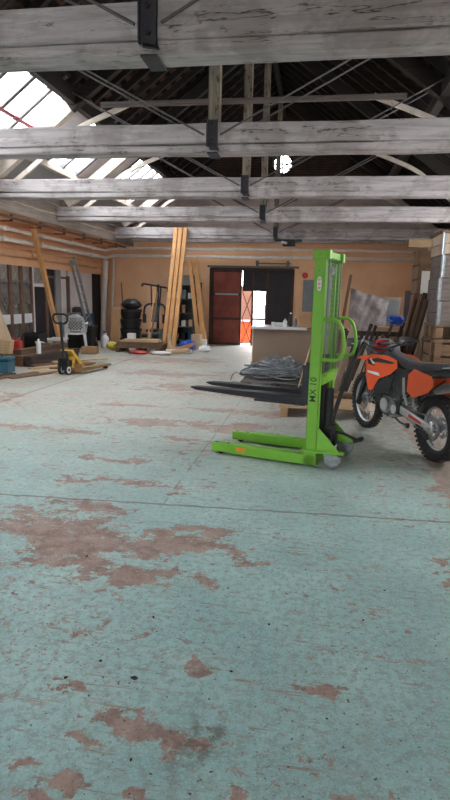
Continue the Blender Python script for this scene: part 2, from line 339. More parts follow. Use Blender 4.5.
class MB:
    def __init__(s): s.bm = bmesh.new()
    def _add(s, vs, fs):
        v = [s.bm.verts.new(p) for p in vs]
        for f in fs:
            try: s.bm.faces.new([v[i] for i in f])
            except ValueError: pass
        return v
    def hexa(s, p):
        return s._add(p, [(0, 3, 2, 1), (4, 5, 6, 7), (0, 1, 5, 4), (1, 2, 6, 5), (2, 3, 7, 6), (3, 0, 4, 7)])
    def box(s, c, d, rot=None):
        c = V(c); m = Euler(rot).to_matrix() if rot is not None else Matrix.Identity(3)
        x, y, z = d[0]/2, d[1]/2, d[2]/2
        return s.hexa([c + m @ V(q) for q in ((-x, -y, -z), (x, -y, -z), (x, y, -z), (-x, y, -z), (-x, -y, z), (x, -y, z), (x, y, z), (-x, y, z))])
    def bx(s, x0, x1, y0, y1, z0, z1): return s.box(((x0+x1)/2, (y0+y1)/2, (z0+z1)/2), (x1-x0, y1-y0, z1-z0))
    def beam(s, p0, p1, w, h, up=(0, 0, 1), w1=None, h1=None):
        p0, p1 = V(p0), V(p1); a = (p1-p0).normalized(); up = V(up)
        sd = a.cross(up)
        if sd.length < 1e-4: sd = a.cross(V((1, 0, 0)))
        sd.normalize(); u = sd.cross(a)
        w1 = w if w1 is None else w1; h1 = h if h1 is None else h1
        q = []
        for p, ww, hh in ((p0, w, h), (p1, w1, h1)):
            q += [p-sd*ww/2-u*hh/2, p+sd*ww/2-u*hh/2, p+sd*ww/2+u*hh/2, p-sd*ww/2+u*hh/2]
        return s.hexa(q)
    def tube(s, pts, r, seg=8, closed=False, cap=True):
        P = [V(p) for p in pts]; n = len(P); rings = []
        prev = None
        for i, p in enumerate(P):
            if closed: d = P[(i+1) % n]-P[i-1]
            else: d = P[min(i+1, n-1)]-P[max(i-1, 0)]
            d.normalize()
            if prev is None:
                a = d.cross(V((0, 0, 1)))
                if a.length < .05: a = d.cross(V((1, 0, 0)))
            else: a = prev - d*prev.dot(d)
            a.normalize(); prev = a; b = d.cross(a)
            rr = r[i] if isinstance(r, (list, tuple)) else r
            rings.append([s.bm.verts.new(p+(a*math.cos(2*PI*k/seg)+b*math.sin(2*PI*k/seg))*rr) for k in range(seg)])
        for i in range(n if closed else n-1):
            A, B = rings[i], rings[(i+1) % n]
            for k in range(seg): s.bm.faces.new((A[k], A[(k+1) % seg], B[(k+1) % seg], B[k]))
        if cap and not closed:
            s.bm.faces.new(list(reversed(rings[0]))); s.bm.faces.new(rings[-1])
    def cyl(s, p0, p1, r, r1=None, seg=16): s.tube([p0, p1], [r, r if r1 is None else r1], seg)
    def lathe(s, prof, c=(0, 0, 0), axis='Z', seg=24, closed=False):
        """prof: (radius, height) pairs turned about an axis through c"""
        c = V(c); rings = []
        for (r, h) in prof:
            ring = []
            for k in range(seg):
                a = 2*PI*k/seg; x, y = r*math.cos(a), r*math.sin(a)
                q = {'Z': (x, y, h), 'Y': (x, h, y), 'X': (h, x, y)}[axis]
                ring.append(s.bm.verts.new(c+V(q)))
            rings.append(ring)
        m = len(rings)
        for i in range(m if closed else m-1):
            A, B = rings[i], rings[(i+1) % m]
            for k in range(seg): s.bm.faces.new((A[k], A[(k+1) % seg], B[(k+1) % seg], B[k]))
        if not closed:
            for rg, (r, h) in ((rings[0], prof[0]), (rings[-1], prof[-1])):
                if r > 1e-4:
                    try: s.bm.faces.new(rg)
                    except ValueError: pass
    def prism(s, pts, ext):
        P = [V(p) for p in pts]; e = V(ext); n = len(P)
        a = [s.bm.verts.new(p) for p in P]; b = [s.bm.verts.new(p+e) for p in P]
        s.bm.faces.new(a); s.bm.faces.new(list(reversed(b)))
        for i in range(n): s.bm.faces.new((a[i], b[i], b[(i+1) % n], a[(i+1) % n]))
    def blob(s, c, d, seg=14, rings=9, jit=0., rot=None):
        c = V(c); m = Euler(rot).to_matrix() if rot is not None else Matrix.Identity(3); R_ = []
        for i in range(1, rings):
            th = PI*i/rings
            R_.append([s.bm.verts.new(c+m @ V((d[0]/2*math.sin(th)*math.cos(2*PI*k/seg), d[1]/2*math.sin(th)*math.sin(2*PI*k/seg), d[2]/2*math.cos(th)))*(1+random.uniform(-jit, jit))) for k in range(seg)])
        t = s.bm.verts.new(c+m @ V((0, 0, d[2]/2))); b = s.bm.verts.new(c-m @ V((0, 0, d[2]/2)))
        for k in range(seg):
            s.bm.faces.new((t, R_[0][k], R_[0][(k+1) % seg])); s.bm.faces.new((b, R_[-1][(k+1) % seg], R_[-1][k]))
        for i in range(len(R_)-1):
            for k in range(seg): s.bm.faces.new((R_[i][k], R_[i+1][k], R_[i+1][(k+1) % seg], R_[i][(k+1) % seg]))
    def sheet(s, f, nu, nv, th=.0):
        """f(u,v)->point, a curved sheet with thickness along its normal side"""
        G = [[s.bm.verts.new(f(i/nu, j/nv)) for j in range(nv+1)] for i in range(nu+1)]
        for i in range(nu):
            for j in range(nv): s.bm.faces.new((G[i][j], G[i+1][j], G[i+1][j+1], G[i][j+1]))
        if th:
            s.bm.normal_update()
            bmesh.ops.solidify(s.bm, geom=list(s.bm.faces), thickness=th)
    def build(s, name, mat, parent=None, loc=None, bevel=0., smooth=True, world=False, kind=None):
        bmesh.ops.recalc_face_normals(s.bm, faces=s.bm.faces)
        off = V((0, 0, 0))
        if parent is not None and world: off = V(parent.location)
        if loc is not None: off = V(loc)
        if off.length: bmesh.ops.translate(s.bm, verts=s.bm.verts, vec=-off)
        me = bpy.data.meshes.new(name); s.bm.to_mesh(me); s.bm.free()
        me.materials.append(M[mat] if isinstance(mat, str) else mat)
        if smooth:
            for p in me.polygons: p.use_smooth = True
            me.set_sharp_from_angle(angle=R(38))
        o = bpy.data.objects.new(name, me); COL.objects.link(o)
        if parent is not None: o.parent = parent
        elif loc is not None: o.location = loc
        if bevel:
            b = o.modifiers.new('bevel', 'BEVEL'); b.width = bevel; b.segments = 2; b.limit_method = 'ANGLE'; b.angle_limit = R(40)
        if kind: o['kind'] = kind
        return o

def tag(o, label, cat, group=None, kind=None):
    o['label'] = label; o['category'] = cat
    if group: o['group'] = group
    if kind: o['kind'] = kind
    return o
def thing(name, label, cat, loc=(0, 0, 0), rotz=0., group=None, rot=None):
    o = bpy.data.objects.new(name, None); COL.objects.link(o); o.location = loc
    o.rotation_euler = rot if rot else (0, 0, rotz); o.empty_display_size = .1
    return tag(o, label, cat, group)
def sroot(name, loc=(0, 0, 0)):
    o = bpy.data.objects.new(name, None); COL.objects.link(o); o.location = loc; o['kind'] = 'structure'; return o
def copy_tree(o, parent=None):
    c = o.copy(); COL.objects.link(c)
    if parent is not None: c.parent = parent
    for ch in list(o.children): copy_tree(ch, c)
    return c
def text_mesh(name, s, size, mat, parent, m, ext=.0008):
    cu = bpy.data.curves.new('lettering', 'FONT'); cu.body = s; cu.size = size; cu.extrude = ext
    cu.align_x = 'CENTER'; cu.align_y = 'CENTER'; cu.offset = size*.003
    o = bpy.data.objects.new('lettering', cu); COL.objects.link(o)
    dg = bpy.context.evaluated_depsgraph_get(); me = bpy.data.meshes.new_from_object(o.evaluated_get(dg))
    bpy.data.objects.remove(o); bpy.data.curves.remove(cu)
    me.transform(m); me.materials.clear(); me.materials.append(M[mat])
    q = bpy.data.objects.new(name, me); COL.objects.link(q); q.parent = parent; return q

# ------------------------------------------------------------------ building shell
XK = -1.25; XL = -5.95; XR = 3.6; YB = 18.0; YF = -4.5; ZR = 7.25; SL = .75
def zroof(x): return ZR - SL*abs(x-XK)
XP, XG = -4.25, -5.45           # skylight's upper purlin and lower ledge

m = MB(); m.bx(-9.2, XR+.2, YF-.2, YB+.2, -.2, 0); m.build('floor', 'floor', kind='structure', smooth=False)

# gable end wall: lower orange, plaster band, brick gable with a round window
DX0, DX1, DZ = -3.36, -.80, 2.36
def back_walls():
    m = MB()
    m.bx(-9.2, DX0, YB, YB+.3, 0, 3.28); m.bx(DX1, XR+.2, YB, YB+.3, 0, 3.28); m.bx(DX0, DX1, YB, YB+.3, DZ, 3.28)
    m.build('wall_back', 'orange_wall', kind='structure', smooth=False)
    m = MB()
    xa = XK-(ZR-3.28)/SL; xb = XK+(ZR-3.28)/SL; xc = XK-(ZR-4.98)/SL; xd = XK+(ZR-4.98)/SL
    m.prism([(xa-.8, YB, 3.28), (xb+.8, YB, 3.28), (xd+.05, YB, 4.98), (xc-.05, YB, 4.98)], (0, .3, 0))
    m.build('wall_back_plaster', 'plaster', kind='structure', smooth=False)
    m = MB(); cz, r = 5.55, .30; n = 32
    outer = [V((xc-.05, YB+.02, 4.98)), V((xd+.05, YB+.02, 4.98)), V((XK, YB+.02, ZR+.05))]
    def hit(a):
        d = V((math.cos(a), 0, math.sin(a))); best = 1e9
        c = V((XK, YB+.02, cz))
        for i in range(3):
            p, q = outer[i], outer[(i+1) % 3]; e = q-p
            den = d.x*e.z-d.z*e.x
            if abs(den) < 1e-9: continue
            w = p-c; tt = (w.x*e.z-w.z*e.x)/den; uu = (w.x*d.z-w.z*d.x)/den
            if tt > 0 and -1e-6 <= uu <= 1+1e-6: best = min(best, tt)
        return c+d*best
    angs = sorted([2*PI*k/n for k in range(n)] + [math.atan2(p.z-cz, p.x-XK) % (2*PI) for p in outer])
    ins, outs = [], []
    for a in angs:
        d = V((math.cos(a), 0, math.sin(a))); ins.append(V((XK, YB+.02, cz))+d*r); outs.append(hit(a))
    k = len(angs); e = V((0, .26, 0))
    A = [m.bm.verts.new(p) for p in ins]; B = [m.bm.verts.new(p) for p in outs]
    A2 = [m.bm.verts.new(p+e) for p in ins]; B2 = [m.bm.verts.new(p+e) for p in outs]
    for i in range(k):
        j = (i+1) % k
        m.bm.faces.new((A[i], B[i], B[j], A[j])); m.bm.faces.new((A2[i], A2[j], B2[j], B2[i])); m.bm.faces.new((A[i], A[j], A2[j], A2[i]))
        m.bm.faces.new((B[i], B2[i], B2[j], B[j]))
    m.build('wall_gable', 'brick', kind='structure', smooth=False)
    w = sroot('window_1', (XK, YB+.15, cz))
    m = MB(); m.lathe([(.30, -.03), (.30, .03), (.26, .03), (.26, -.03)], axis='Y', seg=32, closed=True)
    m.bx(-.022, .022, -.02, .02, -.27, .27); m.bx(-.27, .27, -.02, .02, -.022, .022)
    for s in (1, -1): m.beam((-.1*s, 0, -.05), (-.19*s, 0, .19), .03, .03)
    m.build('window_frame', 'door_frame', w)
    m = MB(); m.lathe([(.265, -.004), (.265, .004)], axis='Y', seg=32); m.build('window_glass', 'glass', w)
    m = MB(); m.bx(xc+.1, xd-.1, YB-.05, YB, 4.9, 5.04); m.build('trim_1', 'wash', kind='structure')
back_walls()

def side_walls():
    m = MB(); WR_ADDED = [(4.6, 8.6), (9.2, 11.8)]; y = YF  # unseen high windows, added to brighten the left wall
    for a, b in WR_ADDED + [(YB, YB)]:
        m.bx(XR, XR+.2, y, a, 0, zroof(XR)+.05)
        if b > a: m.bx(XR, XR+.2, a, b, 0, 2.1); m.bx(XR, XR+.2, a, b, 3.35, zroof(XR)+.05)
        y = b
    m.build('wall_right', 'orange_wall', kind='structure', smooth=False)
    for k, (a, b) in enumerate(WR_ADDED):
        w = sroot('window_%d' % (k+40), (XR+.1, (a+b)/2, 2.1)); m = MB()
        for i in range(5): yy = a+.03+(b-a-.06)*i/4; m.bx(XR+.07, XR+.13, yy-.025, yy+.025, 2.1, 3.35)
        for z in (2.13, 2.73, 3.32): m.bx(XR+.08, XR+.12, a, b, z-.025, z+.025)
        m.build('window_frame', 'glazing_bar', w, world=True, smooth=False)
        m = MB(); m.bx(XR+.097, XR+.103, a, b, 2.1, 3.35); m.build('window_glass', 'glass', w, world=True, smooth=False)
        portal('daylight_portal', (XR+.25, (a+b)/2, 2.72), (-1, 0, 0), b-a, 1.25)
    # left outshot: grey boarded bulkhead under the eaves, orange lintel wall behind the pipes
    m = MB()
    for k, (z0, z1, t) in enumerate(((3.06, 3.28, .05), (3.29, 3.50, .06), (3.51, 3.76, .05))): m.bx(XL-t, XL, YF, YB, z0, z1)
    m.build('wall_left_boards', 'grey_board', kind='structure', bevel=.006)
    m = MB(); m.bx(-7.25, -7.0, YF, YB, 2.15, 3.12); m.build('wall_left', 'orange_wall', kind='structure', smooth=False)
    m = MB(); m.bx(-7.0, XL-.06, YF, YB, 3.06, 3.12); m.build('ceiling_outshot', 'orange_wall', kind='structure', smooth=False)
    m = MB(); m.bx(-9.2, -9.0, YF, YB, 0, 2.6); m.build('wall_left_rear', 'plaster_grey', kind='structure', smooth=False)
    m = MB(); m.bx(-9.0, -7.25, YF, YB, 2.5, 2.6); m.build('ceiling_left_rear', 'plaster_grey', kind='structure', smooth=False)
    # front wall behind the camera, with an unseen doorway added to let light in
    m = MB(); m.bx(-9.2, -2.6, YF-.2, YF, 0, 3.4); m.bx(-.4, XR+.2, YF-.2, YF, 0, 3.4); m.bx(-2.6, -.4, YF-.2, YF, 2.3, 3.4)
    m.prism([(XL-.4, YF-.2, 3.4), (XR+.3, YF-.2, 3.4), (XK, YF-.2, ZR+.05)], (0, .2, 0))
    m.build('wall_front', 'plaster', kind='structure', smooth=False)
    portal('daylight_portal', (-1.5, YF-.1, 1.15), (0, 1, 0), 2.2, 2.3)
side_walls()

BAYS = [(2.2, 3.7), (4.5, 6.3), (7.1, 9.92), (11.02, 12.42), (14.05, 16.2)]
def roof():
    th = .10
    def slab(m, x0, x1, y0, y1):
        a, b = zroof(x0), zroof(x1); n = .1
        m.hexa([(x0, y0, a), (x1, y0, b), (x1, y1, b), (x0, y1, a), (x0, y0, a+n), (x1, y0, b+n), (x1, y1, b+n), (x0, y1, a+n)])
    m = MB(); slab(m, XP-.05, XK, YF-.2, YB+.3); cl = m.build('ceiling_left', 'tile', kind='structure', smooth=False)
    m = MB(); slab(m, XK, XR+.25, YF-.2, YB+.3); cr = m.build('ceiling_right', 'tile', kind='structure', smooth=False)
    m = MB(); slab(m, XL-.15, XG, YF-.2, YB+.3)
    m.build('ceiling_left_eaves', 'plaster_grey', kind='structure', smooth=False)
    m = MB(); y = YF-.2
    for a, b in BAYS + [(YB+.3, 0)]:
        if a-y > .02: slab(m, XG, XP, y, a)
        y = b
    m.build('ceiling_left_plaster', 'plaster_white', kind='structure', smooth=False)
    # common rafters, children of their slope
    def raf(par, x1, y, first=[None]):
        m = MB(); s = 1 if x1 > XK else -1
        m.beam((XK+s*.03, y, zroof(XK+s*.03)-.065), (x1, y, zroof(x1)-.065), .07, .11); return m.build('rafter', 'dark_wood', par)
    for par, x1 in ((cl, XP+.05), (cr, XR-.03)):
        r0 = None; y = YF+.2
        while y < YB-.1:
            if r0 is None: r0 = raf(par, x1, 0.); r0.location.y = y
            else:
                c = r0.copy(); COL.objects.link(c); c.parent = par; c.location = (0, y, 0)
            y += .46
    # skylights
    for k, (a, b) in enumerate(BAYS):
        w = sroot('window_%d' % (k+2), ((XP+XG)/2, (a+b)/2, zroof((XP+XG)/2)))
        n = max(2, round((b-a)/.57)); up = V((SL, 0, 1)).normalized(); lift = up*.05
        for i in range(n+1):
            yy = a+(b-a)*i/n; m = MB()
            m.beam(V((XP, yy, zroof(XP)))+lift, V((XG, yy, zroof(XG)))+lift, .085, .075, (0, 0, 1)); m.build('glazing_bar', 'glazing_bar', w, world=True)
        for i in range(n):
            y0, y1 = a+(b-a)*i/n+.02, a+(b-a)*(i+1)/n-.02; m = MB()
            q = [V((XP, y0, zroof(XP))), V((XG, y0, zroof(XG))), V((XG, y1, zroof(XG))), V((XP, y1, zroof(XP)))]
            m.prism([p+lift for p in q], up*.005); m.build('glass_pane', 'glass', w, world=True, smooth=False)
        c = V(((XP+XG)/2, (a+b)/2, zroof((XP+XG)/2)))+up*.12
        portal('daylight_portal', c, -up, b-a, (XP-XG)*1.25)
    # purlins, ridge and the skylight's ledge
    for nm, x, w_, h_, mt, lb in (('purlin', XP+.03, .12, .17, 'dark_wood', 'dark purlin along the top edge of the roof skylights'),
                              ('purlin', XK+3.0, .14, .20, 'dark_wood', 'dark purlin running under the unglazed tiled roof slope'),
                              ('ridge_beam', XK, .10, .2, 'dark_wood', 'dark ridge beam at the very top of the roof')):
        m = MB(); z = zroof(x)-.19-h_/2
        m.bx(x-w_/2, x+w_/2, YF+.02, YB-.02, z-h_/2, z+h_/2); tag(m.build(nm, mt, loc=(x, 0, z)), lb, 'beam')
    m = MB(); x = XG; z = zroof(x)-.02; m.bx(x-.05, x+.05, YF+.02, YB-.02, z-.09, z+.03)
    m.build('trim_2', 'wash', kind='structure')
    m = MB(); x = XP-.025; m.bx(x-.02, x+.02, YF+.02, YB-.02, zroof(x)-.24, zroof(x)+.05); m.build('trim_7', 'dark_wood', kind='structure')
    x = -5.04; z = zroof(x)-.04
    m = MB(); m.cyl((x, 7.2, z), (x, 9.78, z), .028); m.cyl((x+.03, 7.2, z-.05), (x+.03, 9.7, z-.05), .012)
    tag(m.build('rail', 'dark_red_rail', loc=(x, 8.5, z)), 'dark red rail across the nearest skylight glazing', 'rail')
roof()

# ------------------------------------------------------------------ roof trusses
def jitter_beam(m, x0, x1, y0, y1, z0, z1, n=14, j=.008):
    """a long timber whose edges wander a little"""
    rings = []
    for i in range(n+1):
        x = x0+(x1-x0)*i/n; q = lambda: random.uniform(-j, j)
        rings.append([m.bm.verts.new((x, yy+q(), zz+q())) for yy, zz in ((y0, z0), (y1, z0), (y1, z1), (y0, z1))])
    for i in range(n):
        A, B = rings[i], rings[i+1]
        for k in range(4): m.bm.faces.new((A[k], A[(k+1) % 4], B[(k+1) % 4], B[k]))
    m.bm.faces.new(rings[0]); m.bm.faces.new(rings[-1])
def truss(Y, label, first):
    XK = -1.25+(.05 if first else 0)
    t = thing('roof_truss', label, 'roof truss', (XK, Y, 3.16), 0, 'roof trusses across the hall')
    l, r = XL-XK+.01, XR-XK
    m = MB(); h = .30 if not first else .32
    jitter_beam(m, l, r, -.13, .13, .085, h); jitter_beam(m, l, r, -.115, .13, 0, .083)
    m.build('tie_beam', 'beam', t, bevel=.012)
    m = MB(); m.bx(-.065, .065, -.06, .06, h, 3.75); m.build('king_post', 'beam_z', t, bevel=.008)
    m = MB(); m.bx(-2.43, 2.43, -.13, -.075, 1.41, 1.49); m.build('collar', 'crate_grey', t, bevel=.006)
    for s in (-1, 1):
        m = MB(); P = smooth_path([(s*1.95, 0, 1.50), (s*2.07, 0, 1.45), (s*2.79, 0, 1.17), (s*3.2, 0, .96), (s*3.55, 0, .66), (s*4.05, 0, .30)], 4)
        for i in range(len(P)-1): m.beam(P[i], P[i+1]+(P[i+1]-P[i])*.05, .05, .075)
        m.build('brace', 'wash', t)
        m = MB(); a, b = V((s*min(4.52, abs(l)-.2), .03, .38)), V((s*.08, .03, 3.70)); c = a+(b-a)*.33; m.beam(c, b, .13, .2); m.build('principal_rafter', 'dark_wood', t, bevel=.008)
        m = MB(); m.beam(a, c, .14, .21); m.build('rafter_foot', 'wash' if s < 0 else 'dark_wood', t, bevel=.008)
        m = MB()
        for yy in (-.15, .15): m.cyl((s*.09, yy, .17), (s*2.95, yy, 1.66), .011, seg=8)
        m.build('tie_rod', 'rod', t)
    m = MB(); w = .058
    for sy in (-1, 1):
        m.box((0, sy*.138, .19), (w*2, .010, .28)); m.box((-w, sy*.152, .19), (.010, .038, .28)); m.box((w, sy*.152, .19), (.010, .038, .28))
    m.box((0, 0, -.012), (w*2.0, .26, .014)); m.beam((.01, -.14, .05), (.04, -.20, -.0), .11, .012)
    hb = m.build('hanger_bracket', 'bracket', t, smooth=False)
    for zz in (.12, .28):
        m = MB(); m.cyl((0, -.141, zz), (0, -.158, zz), .02, seg=6); m.build('bolt', 'steel_black', hb)
    return t
truss(4.1, 'nearest whitewashed roof truss, its thick tie beam crossing over the camera', True)
truss(6.7, 'second whitewashed roof truss from the camera, just above the green stacker', False)
truss(9.6, 'third whitewashed roof truss from the camera, tie beam below the first plaster band', False)
truss(12.6, 'fourth whitewashed roof truss, the one before the last truss at the gable', False)
truss(16.4, 'farthest whitewashed roof truss, closest to the orange end wall and its door', False)
# timber plate on the gable wall under the plaster
m = MB(); jitter_beam(m, XL, XR, YB-.22, YB-.01, 3.2, 3.42); m.build('trim_3', 'beam', kind='structure')

# ------------------------------------------------------------------ end wall: double door, outdoors, pipes
def big_door():
    d = sroot('door_1', (DX0, YB, 0))
    m = MB(); m.bx(DX0-.06, DX0+.02, YB-.06, YB+.2, 0, DZ+.06); m.bx(DX1-.02, DX1+.06, YB-.06, YB+.2, 0, DZ+.06)
    m.bx(DX0-.02, DX1+.02, YB-.06, YB+.2, DZ, DZ+.1); m.bx(-1.62, -1.54, YB-.03, YB+.1, 0, DZ); m.bx(-2.06, -2.0, YB-.03, YB+.1, 0, DZ)
    m.build('door_frame', 'door_frame', d, world=True)
    m = MB(); m.bx(DX0-.12, DX1+.2, YB-.13, YB-.07, DZ+.08, DZ+.14); m.bx(-1.95, -.85, YB-.16, YB-.1, DZ+.2, DZ+.24)
    for xx in (-1.9, -.95): m.bx(xx-.04, xx+.04, YB-.17, YB-.06, DZ+.13, DZ+.3)
    m.build('sliding_track', 'cabinet', d, world=True)
    x0, x1 = DX0+.03, DX0+.98
    p = None
    m = MB(); m.bx(x0-.06, x1, YB-.02, YB+.03, .002, DZ+.02); leaf = m.build('red_leaf', 'door_frame', d, world=True); leaf['label'] = 'red sliding door leaf in three panels'
    for z0, z1 in ((.08, .80), (.88, 1.58), (1.66, 2.30)):
        m = MB(); m.bx(x0+.05, x1-.05, YB-.045, YB-.015, z0, z1)
        q = m.build('red_panel', 'red_door', None); q.parent = leaf; q.matrix_parent_inverse = Matrix.Translation((0, 0, 0))
        q.location = -V(d.location)
    m = MB(); m.bx(x0+.1, x1-.1, YB-.055, YB-.04, 1.59, 1.64); q = m.build('latch_bar', 'zinc', None); q.parent = leaf; q.location = -V(d.location)
    m = MB(); m.bx(DX0+1.0, -2.03, YB-.0, YB+.05, 1.72, DZ+.02); m.bx(-2.0, -1.6, YB-.0, YB+.05, 1.72, DZ+.02); m.build('black_transom', 'black_door', d, world=True)
    m = MB(); m.bx(-1.53, DX1-.03, YB-.02, YB+.03, .5, 1.60); m.bx(-1.53, DX1-.03, YB-.02, YB+.03, 1.66, DZ-.02)
    m.bx(-1.56, DX1, YB+.0, YB+.03, .002, DZ+.02); m.build('black_leaf', 'black_door', d, world=True)
    m = MB(); m.bx(-1.5, -1.0, YB-.04, YB-.02, .5, .72); m.build('red_panel', 'red_door', d, world=True)
    # concertina lattice gate in the opening
    m = MB()
    for a, b in ((-2.36, -2.05),):
        m.beam((a, YB+.06, .05), (b, YB+.06, .85), .03, .03); m.beam((b, YB+.07, .05), (a, YB+.07, .85), .03, .03)
        m.beam((a, YB+.06, .85), (b, YB+.06, 1.7), .03, .03); m.beam((b, YB+.07, .85), (a, YB+.07, 1.7), .03, .03)
    m.bx(-2.06, -1.60, YB+.03, YB+.06, .82, .88)
    m.build('lattice_gate', 'door_frame', d, world=True)
    portal('daylight_portal', (-1.97, YB+.3, .9), (0, -1, 0), .9, 1.7)
big_door()
m = MB(); m.bx(-40, 30, YB+.21, 60, -.25, -.06); m.bx(-3, 1, YB+.3, YB+3.5, -.06, -.02); m.build('yard_ground', 'concrete', kind='structure', smooth=False)
m = MB(); m.bx(-40, 30, -40, YF-.21, -.25, -.05); m.build('forecourt_ground', 'concrete', kind='structure', smooth=False)
def outside():
    m = MB(); m.bx(-3.1, -2.16, YB+1.2, YB+1.3, -.02, .72); m.bx(-3.1, -2.16, YB+1.2, YB+1.3, .76, 1.9)
    t = thing('outdoor_panel', 'pale panel standing outside behind the lattice gate', 'panel', (-2.7, YB+1.25, -.02))
    m.build('panel_board', 'panel_pink', t, world=True); m = MB(); m.bx(-2.95, -2.2, YB+1.16, YB+1.2, .02, .66); m.build('orange_board', 'moto_orange', t, world=True)
    t = thing('car', 'silver car parked outside the open end door', 'car', (-2.7, YB+7, -.06), R(90))
    m = MB(); prof = [(-2.0, .25), (2.0, .25), (2.05, .6), (1.2, .85), (.6, 1.38), (-1.1, 1.42), (-1.9, .95), (-2.05, .6)]
    m.prism([(x, -.82, z) for x, z in prof], (0, 1.64, 0)); m.build('car_body', 'car_paint', t, bevel=.06)
    m = MB(); m.prism([(-1.85, -.7, .98), (-1.12, -.7, 1.36), (-1.15, -.7, 1.38), (-1.9, -.7, .98)], (0, 1.4, 0)); m.build('rear_window', 'black', t)
    for sx in (-1.25, 1.25):
        for sy in (-1, 1):
            m = MB(); m.lathe([(.0, -.09), (.31, -.09), (.33, 0), (.31, .09), (0, .09)], (sx, sy*.76, .33), 'Y'); m.build('wheel', 'rubber', t)
    t = thing('house', 'red roofed neighbouring house glimpsed through the lower skylight panes', 'house', (-19, 32, -.1))
    m = MB(); m.bx(-23, -15, 22, 42, -.1, 7.2); m.build('wall', 'render', t, world=True)
    m = MB(); m.prism([(-14.6, 21.6, 7.2), (-19, 21.6, 10.6), (-23.4, 21.6, 7.2)], (0, 20.8, 0)); m.build('roof', 'roof_red', t, world=True)
outside()

def pipes():
    L = [('white_pipe', [(-6.62, YF+.1, 2.87), (-6.62, 17.2, 2.87), (-6.5, 17.62, 2.97), (-6.2, 17.72, 2.98), (XR-.05, 17.72, 2.98)], .042, 'upper white pipe along the side wall turning along the end wall'),
         ('white_pipe', [(-6.68, YF+.1, 2.66), (-6.68, 17.35, 2.66), (-6.55, 17.7, 2.74), (-6.3, 17.76, 2.75), (XR-.05, 17.76, 2.75)], .05, 'lower white pipe along the side wall turning along the end wall')]
    for nm, pts, r, lb in L:
        t = thing(nm, lb, 'pipe', (-6.65, 12, pts[0][2]))
        P = [V(pts[0])]+smooth_path(pts[1:4], 5)+[V(pts[4])]
        m = MB(); m.tube(P, r, 12); m.build('tube', 'pipe_white', t, world=True)
        for y in (7.5, 9.2, 11.4, 13.1, 14.7, 16.3):
            m = MB(); m.box((pts[0][0], y, pts[0][2]), (r*2.5, .04, r*2.5)); m.build('pipe_clip', 'pipe_white', t, world=True)
    t = thing('brown_pipe', 'thin brown pipe under the grey boards on hangers', 'pipe', (-6.1, 12, 3.02))
    m = MB(); m.cyl((-6.1, YF+.1, 3.0), (-6.1, 17.6, 3.0), .028, seg=10); m.build('tube', 'pipe_brown', t, world=True)
    for y in (9.6, 10.8, 12.0, 13.2, 14.4, 15.6, 16.8):
        m = MB(); m.bx(-6.125, -6.075, y-.02, y+.02, 2.93, 3.075); m.bx(-6.36, -6.07, y-.02, y+.02, 2.925, 2.955); m.build('hanger', 'pipe_brown', t, world=True)
    t = thing('orange_duct', 'wide orange painted pipe low on the orange side wall', 'pipe', (-6.87, 12, 2.42))
    m = MB(); m.cyl((-6.87, YF+.1, 2.42), (-6.87, 17.4, 2.42), .10, seg=16); m.build('tube', 'pipe_orange', t, world=True)
    for y in (10.5, 12.9, 15.3, 17.0):
        m = MB(); m.cyl((-6.87, y-.03, 2.42), (-6.87, y+.03, 2.42), .118, seg=16); m.build('collar', 'pipe_orange', t, world=True)
    t = thing('downpipe', 'pale grey vertical pipe in the far corner of the hall', 'pipe', (-6.85, 17.6, 0))
    m = MB(); m.cyl((-6.9, 17.6, 0.0), (-6.75, 17.6, 2.58), .085, seg=14); m.cyl((-6.68, 17.85, 0), (-6.58, 17.85, 2.66), .04, seg=10); m.build('tube', 'pipe_white', t, world=True)
    for z in (.6, 2.0):
        m = MB(); m.cyl((-6.86+.06*(z-.6), 17.6, z), (-6.86+.06*(z-.6), 17.6, z+.06), .10, seg=14); m.build('joint', 'pipe_white', t, world=True)
pipes()

